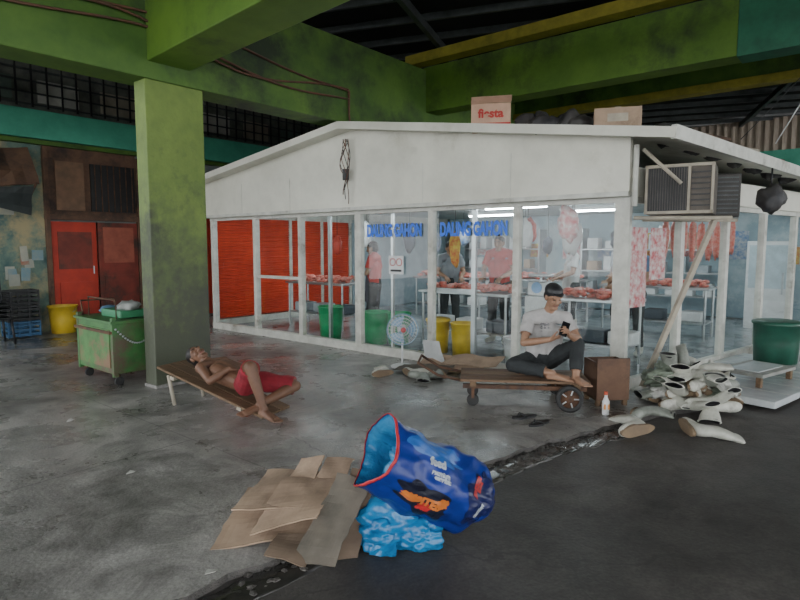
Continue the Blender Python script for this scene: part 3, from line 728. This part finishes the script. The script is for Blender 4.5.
mb.finish('wooden_pushcart',(1.25,5.83,0),-.12)
mb=MB()
mb.box((0,0,.27),(.34,.03,.42),ply_m,bev=.004); mb.box((0,.15,.07),(.34,.3,.03),wood_m); mb.box((-.16,.15,.25),(.02,.3,.38),ply_m); mb.box((.16,.15,.25),(.02,.3,.38),ply_m); mb.box((0,.29,.25),(.34,.02,.38),ply_m)
for x in(-.14,.14):
    for y in(0.02,.28): mb.box((x,y,.03),(.04,.04,.06),wood_m)
mb.finish('wooden_crate',(2.12,5.68,0),.1)
mb=MB()
Hd=V((-2.32,5.93,.36)); Ft=V((-1.22,5.42,.03)); dd=(Ft-Hd); wv=V((-dd.y,dd.x,0)).normalized()
bedT=Matrix.Translation((Hd+Ft)/2)@Matrix((dd.normalized(),wv,dd.normalized().cross(wv))).transposed().to_4x4()
for k in(-1,0,1): mb.box((0,k*.145,0),(dd.length+.1,.135,.022),wood_m,T=bedT,bev=.003)
mb.box((-.45,0,-.03),(.05,.45,.035),woodl_m,T=bedT); mb.box((.4,0,-.02),(.05,.43,.03),woodl_m,T=bedT)
for k in(-1,1):
    a=Hd+dd*.08+wv*(k*.2); mb.tube([a-V((0,0,.03)),(a.x+.05,a.y,.0)],.02,woodl_m,8)
mb.finish('wooden_plank_bed')

# ---------------- figures ----------------
class Fig:
    def __init__(s): s.P=[]
    def cap(s,p0,p1,r0,r1,tag,flat=False): s.P.append(('c',V(p0),V(p1),r0,r1,tag,flat))
    def ell(s,c,R,rad,tag): s.P.append(('e',V(c),R,rad,0,tag,False))
    def build(s,name,mats,origin=(0,0,0),rz_=0,vox=.005,cloth=(),amp=.006,smooth=2):
        vs=[];fs=[];O_=V(origin)
        for p in s.P:
            if p[0]=='c':
                _,a,b,r0,r1,tag,flat=p; d=b-a; l=max(d.length,1e-4); q=d.to_track_quat('Z','Y').to_matrix() if d.length>1e-5 else Matrix.Identity(3)
                seg=14; prof=[]
                for k in range(5): an=-math.pi/2+k*math.pi/8; prof.append((math.sin(an)*r0,math.cos(an)*r0))
                if flat: prof+= [(l,r1)]; prof.append((l,0))
                else:
                    for k in range(5): an=k*math.pi/8; prof.append((l+math.sin(an)*r1,math.cos(an)*r1))
                o=len(vs)
                for z,r in prof:
                    r=max(r,1e-4)
                    for i in range(seg): t=2*math.pi*i/seg; vs.append(a+q@V((r*math.cos(t),r*math.sin(t),z))-O_)
                for k in range(len(prof)-1):
                    for i in range(seg): j=(i+1)%seg; fs.append([o+k*seg+i,o+k*seg+j,o+(k+1)*seg+j,o+(k+1)*seg+i])
                fs.append([o+i for i in range(seg)][::-1]); fs.append([o+(len(prof)-1)*seg+i for i in range(seg)])
            else:
                _,c,R,rad,_,tag,_=p; o=len(vs); bm=bmesh.new(); bmesh.ops.create_icosphere(bm,subdivisions=3,radius=1); bm.verts.index_update()
                for v in bm.verts: vs.append(c+R@V((v.co.x*rad[0],v.co.y*rad[1],v.co.z*rad[2]))-O_)
                for f in bm.faces: fs.append([v.index+o for v in f.verts])
                bm.free()
        me=bpy.data.meshes.new(name+'_raw'); me.from_pydata([tuple(v) for v in vs],[],fs); me.update()
        ob=bpy.data.objects.new(name,me); bpy.context.collection.objects.link(ob)
        m=ob.modifiers.new('r','REMESH'); m.mode='VOXEL'; m.voxel_size=vox; m.adaptivity=0
        m2=ob.modifiers.new('s','SMOOTH'); m2.factor=.5; m2.iterations=smooth
        bpy.context.view_layer.update(); dg=bpy.context.evaluated_depsgraph_get()
        me2=bpy.data.meshes.new_from_object(ob.evaluated_get(dg)); ob.modifiers.clear(); ob.data=me2
        nv=len(me2.vertices); co=np.empty(nv*3); me2.vertices.foreach_get('co',co); co=co.reshape(-1,3)
        def tagof(X):
            best=np.full(len(X),1e9); bt=np.zeros(len(X),int)
            for k,p in enumerate(s.P):
                if p[0]=='c':
                    a=np.array(p[1]-O_);b=np.array(p[2]-O_); ab=b-a; L2=max(ab@ab,1e-9); t=(X-a)@ab/L2; tc=np.clip(t,0,1)
                    d=np.linalg.norm(X-(a+tc[:,None]*ab),axis=1)-(p[3]+(p[4]-p[3])*tc)
                    if p[6]: d=np.where(t>1.0,1.0,d)
                else:
                    c=np.array(p[1]-O_); R=np.array(p[2]); q=(X-c)@R; rr=np.array(p[3]); k0=np.linalg.norm(q/rr,axis=1); k1=np.linalg.norm(q/rr**2,axis=1)+1e-9; d=k0*(k0-1)/k1
                w=d<best; best[w]=d[w]; bt[w]=k
            return bt
        npf=len(me2.polygons); ce=np.empty(npf*3); me2.polygons.foreach_get('center',ce); ce=ce.reshape(-1,3)
        bt=tagof(ce); names=list(mats.keys()); lut=np.array([names.index(p[5]) for p in s.P])
        me2.materials.clear()
        for n_ in names: me2.materials.append(mats[n_])
        me2.polygons.foreach_set('material_index',lut[bt].astype(np.int32)); me2.polygons.foreach_set('use_smooth',[True]*npf)
        if cloth and amp:
            vt=tagof(co); isc=np.array([s.P[k][5] in cloth for k in range(len(s.P))])[vt]
            no=np.empty(nv*3); me2.vertices.foreach_get('normal',no); no=no.reshape(-1,3)
            for i in np.nonzero(isc)[0]:
                c_=V(co[i]); f=noise.noise(V((c_.x*11,c_.y*11,c_.z*7)))+.6*noise.ridged_multi_fractal(c_*7,1,2,2,1,2)-.5
                co[i]+=no[i]*amp*f
            me2.vertices.foreach_set('co',co.ravel())
        me2.update(); ob.location=O_ if rz_==0 and V(origin).length>0 else V((0,0,0)); ob.rotation_euler=(0,0,rz_)
        return ob
def lerp(a,b,t): return V(a)*(1-t)+V(b)*t
def headf(F,c,f,u,S=1,hair='hair',brow=True):
    f=V(f).normalized(); r=f.cross(V(u)).normalized(); u=r.cross(f).normalized(); R=Matrix((r,f,u)).transposed(); c=V(c)
    def q(a,b,d): return c+(r*a+f*b+u*d)*S
    F.ell(q(0,-.008,.025),R,(.075*S,.094*S,.092*S),'skin'); F.ell(q(0,.018,-.04),R,(.060*S,.072*S,.078*S),'skin')
    F.cap(q(-.012,.062,-.098),q(.012,.062,-.098),.026*S,.026*S,'skin')
    F.cap(q(0,.086,.012),q(0,.104,-.026),.009*S,.014*S,'skin'); F.cap(q(-.014,.09,-.03),q(.014,.09,-.03),.009*S,.009*S,'skin')
    F.cap(q(-.045,.070,.028),q(.045,.070,.028),.014*S,.014*S,'skin')
    if brow:
        F.cap(q(-.05,.076,.034),q(-.02,.085,.034),.006*S,.007*S,hair); F.cap(q(.05,.076,.034),q(.02,.085,.034),.006*S,.007*S,hair)
    for sx_ in(-1,1):
        F.ell(q(sx_*.032,.078,.002),R,(.010*S,.009*S,.005*S),'eye'); F.ell(q(sx_*.078,-.004,-.01),R,(.012*S,.02*S,.032*S),'skin')
        F.ell(q(sx_*.038,.06,-.03),R,(.024*S,.024*S,.024*S),'skin')
    F.cap(q(-.022,.082,-.06),q(.022,.082,-.06),.009*S,.009*S,'lip')
    F.ell(q(0,-.02,.042),R,(.083*S,.098*S,.088*S),hair)
    F.ell(q(0,-.045,-.005),R,(.076*S,.07*S,.075*S),hair)
    return q,R
def handf(F,w,d,n,t,curl=(.3,.35,.3),spread=.12,tag='skin',S=1):
    w=V(w); d=V(d).normalized(); n=V(n); n=(n-d*n.dot(d)).normalized(); t0=V(t); t=d.cross(n).normalized()
    if t.dot(t0)<0: t=-t
    offs=[.033,.011,-.011,-.032]; lens=[.074,.084,.078,.060]
    F.cap(w,w+d*.04*S,.026*S,.022*S,tag)
    for o,l in zip(offs,lens):
        b=w+d*.02*S+t*o*.6*S; k=w+d*.088*S+t*o*S; F.cap(b,k,.015*S,.0115*S,tag)
        dr=(d+t*(o/.033)*spread).normalized(); an=0; p=k
        for sl,cu,r in zip((.45,.3,.25),curl,(.0092,.0085,.0075)):
            an+=cu; e=p+(dr*math.cos(an)+n*math.sin(an))*l*sl*S; F.cap(p,e,r*S,r*.93*S,tag); p=e
    a=w+d*.02*S+t*.015*S; b=w+d*.048*S+t*.046*S+n*.012*S; c=b+(d*.026+t*.012+n*.014)*S; e=c+(d*.024+t*.001+n*.012)*S
    F.cap(a,b,.016*S,.013*S,tag); F.cap(b,c,.0115*S,.0105*S,tag); F.cap(c,e,.0105*S,.009*S,tag)
def footf(F,an,toe,up,side,tag='skin',S=1,toes=True):
    an=V(an);toe=V(toe);f=(toe-an).normalized(); up=V(up).normalized(); s_=f.cross(up).normalized(); up=s_.cross(f).normalized()
    heel=an-f*.035*S-up*.035*S; F.cap(an,heel,.036*S,.032*S,tag)
    L_=(toe-an).length
    for k in(-1,0,1): 
        bp=an+f*(L_*.72)+s_*k*.026*S-up*.045*S; F.cap(an-up*.02*S,bp,.034*S,.021*S,tag); F.cap(heel+s_*k*.01,bp,.026*S,.02*S,tag)
    if toes:
        for k,(o,l,r) in enumerate(zip((-.036,-.017,0.0,.016,.031),(.05,.048,.044,.038,.032),(.014,.0105,.010,.0095,.009))):
            b=an+f*(L_*.76)+s_*o*side*S-up*.048*S; F.cap(b,b+f*l*S-up*.004,r*S,r*.9*S,tag)
def bodyf(F,J,torso='skin',sleeve=0,pants='pants',leg=.0,sh_r=.058):
    a=(J['shR']-J['shL']).normalized(); up=(J['chest']-J['pelvis']).normalized()
    g=.008 if torso!='skin' else 0
    for s_ in(-1,1):
        F.cap(J['pelvis']+a*s_*.065+up*.05,J['chest']+a*s_*.085-up*.03,.092+g,.098+g,torso)
    F.cap(J['pelvis']+up*.04,J['chest'],.098+g,.105+g,torso)
    F.cap(J['shL'],J['shR'],sh_r+g,sh_r+g,torso)
    nb=(J['shL']+J['shR'])/2+up*.05
    F.cap(J['chest']+up*.05,nb,.075+g,.055+g,torso); 
    for k in('shL','shR'): F.cap(nb+up*.01,J[k]+up*.01,.045+g,.048+g,torso)
    F.cap(nb-up*.02,J['head']-up*.02,.056,.05,'skin')
    F.cap(J['hipL'],J['hipR'],.105,.105,pants); F.cap(J['pelvis'],J['pelvis']+up*.06,.12,.115,pants)
    for k in 'LR':
        sh,el,wr=J['sh'+k],J['el'+k],J['wr'+k]
        F.cap(sh,el,.05,.039,'skin'); F.cap(lerp(sh,el,.35),lerp(sh,el,.6),.047,.044,'skin')
        F.cap(el,lerp(el,wr,.35),.039,.040,'skin'); F.cap(lerp(el,wr,.35),wr,.040,.026,'skin')
        if sleeve: F.cap(sh,lerp(sh,el,sleeve),.062,.064,torso,True)
        hp,kn,an=J['hip'+k],J['kn'+k],J['an'+k]
        F.cap(hp,kn,.086,.056,'skin'); F.cap(kn,lerp(kn,an,.3),.054,.054,'skin'); F.cap(lerp(kn,an,.3),an,.054,.034,'skin')
        if leg<=1: F.cap(hp,lerp(hp,kn,leg),.103,.088,pants,True)
        else:
            F.cap(hp,kn,.10,.074,pants); F.cap(kn,lerp(kn,an,leg-1),.074,.062,pants,True)

F=Fig()
pel=V((-1.50,5.60,.265)); up=(V((-2.02,5.83,.425))-pel).normalized()
ch=pel+up*.33; ac=V((-.40,-.90,.0)); ac=(ac-up*ac.dot(up)).normalized()
nrm=up.cross(ac); 
if nrm.z<0: nrm=-nrm
shc=pel+up*.45+nrm*.01
J=dict(pelvis=pel,chest=ch,shL=shc-ac*.165,shR=shc+ac*.165,head=pel+up*.66+nrm*.03,
 hipL=pel-ac*.085-up*.04,hipR=pel+ac*.085-up*.04,
 knL=V((-1.05,5.62,.22)),anL=V((-1.32,5.33,.11)),
 knR=V((-1.36,5.20,.50)),anR=V((-1.24,5.18,.10)))
J['elR']=J['shR']-up*.22+ac*.10-nrm*.03; J['wrR']=J['elR']-up*.10-ac*.12+nrm*.14
J['elL']=J['shL']-up*.22-ac*.09-nrm*.02; J['wrL']=J['elL']-up*.10+ac*.17+nrm*.12
J['knR']=J['hipR']+(J['knR']-J['hipR']).normalized()*.40
J['knL']=J['hipL']+(J['knL']-J['hipL']).normalized()*.40
bodyf(F,J,'skin',0,'pants',.97)
headf(F,J['head'],nrm*.9+ac*.35-up*.1,up)
handf(F,J['wrR'],-ac*.5-up*.4+nrm*.05,-nrm,up,(.25,.3,.25))
handf(F,J['wrL'],ac*.6-up*.3,-nrm,up,(.3,.3,.25))
footf(F,J['anR'],J['anR']+V((.16,-.13,-.02)),(0,0,1),1); footf(F,J['anL'],J['anL']+V((-.15,-.14,-.02)),(.3,0,1),-1)
F.build('sleeping_man',dict(skin=skinm,pants=shorts_m,hair=hairm,eye=skinm,lip=lipm),origin=(-1.5,5.6,0),cloth=('pants',),amp=.010)

F=Fig()
pel=V((1.48,6.02,.415)); ch=V((1.50,5.93,.72))
J=dict(pelvis=pel,chest=ch,shL=V((1.69,5.86,.86)),shR=V((1.32,5.90,.86)),head=V((1.54,5.80,1.085)),
 hipL=pel+V((.09,-.02,-.01)),hipR=pel+V((-.09,-.0,-.01)),
 knL=V((1.75,5.66,.62)),anL=V((1.70,5.52,.335)),knR=V((1.14,5.75,.40)),anR=V((1.48,5.55,.36)))
J['elR']=V((1.25,5.78,.62)); J['wrR']=V((1.47,5.62,.68)); J['elL']=V((1.78,5.72,.66)); J['wrL']=V((1.64,5.55,.73))
bodyf(F,J,'shirt',.62,'pants',1.82)
q,R=headf(F,J['head'],(.25,-.85,-.38),(0.05,-.25,1),brow=False)
F.ell(q(0,-.018,.062),R,(.088,.100,.076),'cap'); 
for k in range(-3,4): F.cap(q(k*.018,.06,.066),q(k*.016,.125-.004*k*k,.062),.008,.006,'cap')
for i in range(9): F.ell(V((1.47+.02*(i%3)*1.6-.03,5.835+.012*(i//3),.80-.035*(i//3))),Matrix.Identity(3),(.013,.03,.012),'print')
handf(F,J['wrR'],(.85,-.35,.35),(0,.35,1),(0,-.6,.6),(.7,.6,.4)); handf(F,J['wrL'],(-.35,-.55,.55),(-1,.2,-.1),(0,.4,1),(.7,.7,.5))
footf(F,J['anR'],J['anR']+V((.18,-.08,.0)),(0,-.2,1),-1); footf(F,J['anL'],J['anL']+V((.06,-.19,-.0)),(0,0,1),1)
man=F.build('seated_man',dict(skin=skin2,shirt=tee_m,pants=pants_m,hair=hairm,eye=eyem,lip=lipm,cap=black_m,print=teep_m),origin=(1.45,6.0,0),cloth=('shirt','pants'),amp=.010)
mb=MB(); mb.box((0,0,0),(.075,.009,.15),phone_m,bev=.003); mb.box((0,.0052,0),(.068,.001,.138),M('phone_screen',(.25,.32,.4),emit=.6)); mb.finish('mobile_phone',(1.575,5.50,.80),rot=(-.5,.35,-.2))
def stander(name,a,b,face,shirt,pants,H=1.62,apron=None,arms='fwd',sk=skin2,seed=0):
    k=H/1.68; F=Fig()
    def p(x,y,z): return V((x*k,y*k,z*k))
    J=dict(pelvis=p(0,0,.93),chest=p(0,.02,1.25),shL=p(.18,0,1.40),shR=p(-.18,0,1.40),head=p(0,.04,1.57),hipL=p(.09,0,.90),hipR=p(-.09,0,.90),
      knL=p(.11,.03,.50),knR=p(-.11,.05,.50),anL=p(.12,-.02,.09),anR=p(-.12,0,.09))
    if arms=='fwd':
        J.update(elL=p(.25,.06,1.14),elR=p(-.25,.06,1.14),wrL=p(.14,.28,1.06),wrR=p(-.14,.28,1.04))
        hd=(0,.9,-.3)
    else:
        J.update(elL=p(.25,-.02,1.12),elR=p(-.25,.06,1.14),wrL=p(.24,.06,.88),wrR=p(-.1,.27,1.1)); hd=(0,.5,-.8)
    bodyf(F,J,'shirt',.7,'pants',1.9)
    headf(F,J['head'],(0,1,-.2),(0,0,1))
    for s_,w in((1,'wrL'),(-1,'wrR')): handf(F,J[w],hd,(0,-.2,-1) if arms=='fwd' else (-s_,0,0),(-s_,0,.2),(.4,.4,.3))
    for s_,w in((1,'anL'),(-1,'anR')):
        F.cap(J[w]+V((0,0,.05)),J[w]+V((0,-.03,-.04)),.055,.045,'shoe'); F.cap(J[w]+V((0,0,-.04)),J[w]+V((s_*.03,.15,-.05)),.048,.04,'shoe'); F.cap(J[w]+V((0,0,.22)),J[w],.062,.055,'shoe')
    if apron:
        F.cap(p(0,.045,1.25),p(0,.07,.62),.10,.125,'apron',True); F.cap(p(-.06,.045,1.15),p(-.08,.06,.62),.09,.1,'apron',True); F.cap(p(.06,.045,1.15),p(.08,.06,.62),.09,.1,'apron',True)
    q=BW(a,b,.03)
    ob=F.build(name,dict(skin=sk,shirt=shirt,pants=pants,hair=hairm,eye=eyem,lip=lipm,shoe=boot_m,apron=apron or shirt),rz_=face,vox=.009,cloth=('shirt','pants','apron'),amp=.006,smooth=1)
    ob.location=q
wsh=M('white_shirt',(.66,.68,.68)); rsh=M('red_shirt',(.55,.04,.03)); bsh=M('blue_shirt',(.12,.2,.35)); ap=M('apron_white',(.6,.58,.55))
stander('butcher',5.22,1.85,math.pi+RA+.1,rsh,pants_m,1.72)
stander('butcher',5.95,3.0,RA+2.2,wsh,pants_m,1.66,apron=ap)
stander('butcher',6.7,3.2,RA+2.6,M('pale_shirt',(.5,.52,.55)),pants_m,1.70,arms='x')
stander('butcher',3.15,1.15,RA+2.0,rsh,pants_m,1.62,arms='x',apron=M('apron_dark',(.05,.05,.07)))
stander('butcher',4.0,2.2,RA+4.0,M('grey_shirt2',(.25,.27,.3)),pants_m,1.62)
stander('butcher',7.2,2.2,RA+3.0,bsh,pants_m,1.64)

# ---------------- boots ----------------
bootmesh={}
def boot(name,loc,rot,mat=boot_m,parent=None,S=1.0,squash=1.0):
    key=mat.name
    if key not in bootmesh:
        k=1 if mat is boot_m else -1
        mb=MB(); secs=[((.05*k,-.03,.335),0,.024,.088),((.05*k,-.03,.325),0,.027,.090),((.048*k,-.028,.315),0,.026,.084),((.028*k,-.02,.26),0,.036,.076),((.008*k,-.012,.20),0,.044,.062),((0,-.004,.15),6,.044,.054),((0,.002,.115),16,.042,.056),((0,.02,.083),40,.043,.068),((0,.055,.062),64,.043,.062),((0,.10,.052),80,.047,.050),((0,.15,.044),88,.052,.042),((0,.195,.038),90,.048,.036),((0,.225,.032),90,.036,.028),((0,.242,.027),90,.016,.013)]
        rings=[]
        for c,ph,rx,ry in secs:
            ph=math.radians(ph); e=V((0,math.cos(ph),math.sin(ph))); ring=[]
            for t in [2*math.pi*i/28 for i in range(28)]:
                p=V(c)+V((rx*math.cos(t),0,0))+e*(ry*math.sin(t)); p+=V((1,1,.3))*noise.noise(p*14)*.008*(1 if c[2]>.1 else .3); ring.append(p)
            rings.append(ring)
        mb.loft(rings,mat,False,True)
        cc_=V(secs[0][0])
        mb.loft([[cc_+(p-cc_)*.88 for p in rings[0]],[V((p.x*.8,p.y*.8,.24)) for p in rings[3]]],black_m,False,True)  # black inner wall and cap paint in the shade of the opening
        mb.loft([rings[0],[cc_+(p-cc_)*.88 for p in rings[0]]],mat,False,False)
        ol=[]
        for i in range(28):
            t=2*math.pi*i/28; y=.09+.158*math.sin(t); x=.046*math.cos(t)*(1.15 if y>.12 else .92 if y<.1 and y>.02 else 1.0); ol.append(V((x,y,0)))
        mb.loft([ol,[p+V((0,0,.024)) for p in ol]],boots_m,True,True,smooth=False)
        o=mb.finish('b'); bootmesh[key]=o.data; bpy.data.objects.remove(o)
    ob=bpy.data.objects.new(name,bootmesh[key]); bpy.context.collection.objects.link(ob); ob.location=loc; ob.rotation_euler=rot; ob.scale=(S,S*1.05,S*squash)
    if parent: ob.parent=parent
    return ob
pile=empty('rubber_boot_pile',(2.90,5.70,0))
rr=random.Random(11)
for i in range(30):
    lay=0 if i<12 else (1 if i<20 else (2 if i<26 else 3))
    ang=rr.random()*6.28; rad=rr.uniform(.08,.46-.12*lay); x=math.cos(ang)*rad*.95; y=math.sin(ang)*rad*.5
    if i in(3,8,12,15,18,22,27): rot=(rr.uniform(-.4,.5),rr.uniform(-.5,.5),rr.random()*6.28); z=.02+lay*.08
    else: rot=(rr.uniform(-.25,.25),rr.choice([-1,1])*rr.uniform(1.1,1.7),rr.random()*6.28); z=.06+lay*.09
    boot('boot_%d'%(i+1),(x,y,z),rot,boot_m if rr.random()<.68 else bootg_m,pile,1.08,.95)
mb=MB()
for i in range(9): mb.blob((rr.uniform(-.4,.3),rr.uniform(-.2,.2),.08+.035*i),(.15,.11,.055),M('crumpled_white_plastic',(.58,.58,.54),(.36,.36,.33),rough=.35,bump=.6,scale=5) if i%2 else M('rag_green',(.2,.24,.18)),.5,2.2,i,4,rot=(rr.uniform(-.5,.5),rr.uniform(-.5,.5),rr.random()*6))
mb.finish('rags',parent=pile)
boot('rubber_boot',(2.15,4.90,.012),(0,1.45,2.0),boot_m,S=1.15)
boot('rubber_boot',(2.48,4.84,.012),(0,1.5,-.15),boot_m,S=1.15)
boot('rubber_boot',(2.2,5.32,.05),(0,-1.4,2.6),bootg_m)

def slipper(loc,rz_):
    mb=MB(); ol=[]
    for i in range(28):
        t=2*math.pi*i/28; y=.13*math.sin(t); x=.045*math.cos(t)*(1.1 if y>0 else .85); ol.append(V((x,y,0)))
    mb.loft([ol,[p+V((0,0,.018)) for p in ol]],black_m,smooth=False)
    mb.tube([(-.04,0,.018),(-.02,.04,.045),(0,.08,.02)],.007,rubber_m,6); mb.tube([(.04,0,.018),(.02,.04,.045),(0,.08,.02)],.007,rubber_m,6)
    mb.finish('flip_flop',loc,rz_)
slipper((1.16,5.28,.0),1.9); slipper((1.25,5.08,.0),2.2)

# ---------------- electric fan ----------------
mb=MB(); fb=M('fan_blue',(.25,.4,.55),rough=.3)
mb.lathe([(0,0),(.15,0),(.155,.015),(.1,.035),(.025,.05),(.02,.05)],whp_m); mb.cyl((0,0,.04),(0,0,.36),.014,whp_m,seg=12)
Tf=Matrix.Translation((0,-.02,.50))@Euler((math.pi/2,0,0)).to_matrix().to_4x4()
mb.lathe([(0,-.16),(.05,-.155),(.06,-.1),(.055,-.04),(0,-.04)],whp_m,Tf)
for rr_,z in [(.205,0),(.19,.035),(.15,.05),(.11,.058),(.07,.062),(.19,-.035),(.15,-.05),(.10,-.055)]:
    P=[Tf@V((rr_*math.cos(t),rr_*math.sin(t),z)) for t in [2*math.pi*i/32 for i in range(33)]]; mb.tube(P,.007 if rr_>.2 else .0025,fb if rr_>.2 else whp_m,5)
for i in range(24):
    t=2*math.pi*i/24; c_,s_=math.cos(t),math.sin(t)
    mb.tube([Tf@V((r*c_,r*s_,z)) for r,z in((.03,.063),(.11,.058),(.17,.045),(.205,0),(.17,-.045),(.06,-.06))],.0016,whp_m,4)
mb.lathe([(0,.066),(.035,.064),(.035,.055)],M('fan_cap_red',(.5,.1,.1)),Tf)
for k in range(3):
    a0=k*2.094; vs=[]; fs=[]
    for j in range(7):
        r=.03+.15*j/6; w=.25+.42*math.sin(min(1,j/5)*1.5)
        for e in(-1,0,1): an=a0+e*w; vs.append(Tf@V((r*math.cos(an),r*math.sin(an),.022*e)))
    for j in range(6):
        for e in range(2): q_=j*3+e; fs.append([q_,q_+1,q_+4,q_+3])
    mb.add(vs,fs,fb,True)
mb.cyl((0,0,.34),(0,.03,.46),.02,whp_m)
mb.finish('electric_fan',(.03,7.55,0),.15,recalc=False)
mb=MB()
mb.sheet([(.15,7.35,.02),(.95,6.95,.02),(1.15,7.25,.15),(.4,7.6,.12)],card_m,8,6,.03,.008,2); mb.sheet([(-.1,7.2,.02),(.55,7.0,.02),(.7,7.25,.08),(.05,7.45,.08)],card2_m,8,6,.02,.008,6)
mb.sheet([(.5,7.2,.12),(1.15,6.85,.16),(1.3,7.05,.22),(.7,7.4,.2)],card_m,8,6,.02,.008,9)
mb.sheet([(.35,7.5,.05),(.6,7.35,.05),(.5,7.42,.36),(.3,7.55,.36)],M('grey_board',(.5,.52,.52)),6,6,.02,.008,12)
mb.finish('cardboard_pile')
bp=empty('worn_boot_group',(.12,6.88,0))
for i,(x,y,r) in enumerate([(0,0,.4),(.2,-.05,1.3),(-.25,.08,2.1),(.42,-.1,.2)]):
    boot('boot_%d'%(i+1),(x,y,.05),(0,(-1)**i*1.4,r),bootg_m if i%2 else boot_m,bp,.9)
mb=MB(); mb.box((0,0,.035),(2.6,1.3,.07),tile_m,bev=.01)
for i in range(1,6): mb.box((-1.3+i*.433,0,.0705),(.008,1.3,.002),whited_m)
mb.finish('tiled_step',(4.28,6.86,0),side_ang+RA)
mb=MB(); mb.box((0,0,.13),(.8,.5,.035),M('weathered_board',(.33,.34,.31),(.2,.2,.18)),bev=.004); mb.box((0,0,.15),(.6,.32,.01),tile_m)
for x in(-.36,.36):
    for y in(-.2,.2): mb.box((x,y,.057),(.05,.05,.11),wood_m)
mb.finish('low_wooden_table',(4.05,6.5,0.072),.6)
mb=MB(); mb.box((0,0,.2),(.6,.4,.4),whp_m,bev=.03); mb.box((0,0,.42),(.62,.42,.05),whp_m,bev=.015); mb.finish('styrofoam_cooler',(5.75,8.1,0),.7)
mb=MB(); mb.lathe([(0,0),(.03,0),(.032,.01),(.032,.13),(.014,.17),(.014,.2),(0,.2)],whp_m); mb.lathe([(.017,.19),(.017,.22),(0,.22)],M('cap_red',(.6,.1,.05))); mb.box((0,-.0,.08),(.05,.062,.05),M('label_orange',(.8,.35,.1))); mb.finish('plastic_bottle',(1.95,5.38,0))
mb=MB()
for i,(x,y) in enumerate([(-3.6,8.6),(-1.6,6.9),(-1.0,6.6),(-.95,2.68),(-4.6,8.2),(-3.0,5.1),(-1.9,3.9),(.4,6.1)]):
    mb.sheet([(x,y,.008),(x+.05,y+.01,.02),(x+.05,y+.05,.01),(x,y+.045,.015)],M('litter_paper',(.6,.6,.56)),3,3,.01,.002,i)
mb.finish('litter_scraps')

# ---------------- light & camera ----------------
w=bpy.data.worlds.new('World'); bpy.context.scene.world=w; w.use_nodes=True; nt=w.node_tree; bg=nt.nodes['Background']
bg.inputs[0].default_value=(.95,.98,1.0,1); bg.inputs[1].default_value=4.6
cam=bpy.data.cameras.new('Camera'); co_=bpy.data.objects.new('Camera',cam); bpy.context.collection.objects.link(co_)
cam.lens=26.1; cam.sensor_width=36; co_.location=(0,0,1.6); co_.rotation_euler=(math.pi/2-math.radians(5.4),0,0)
bpy.context.scene.camera=co_
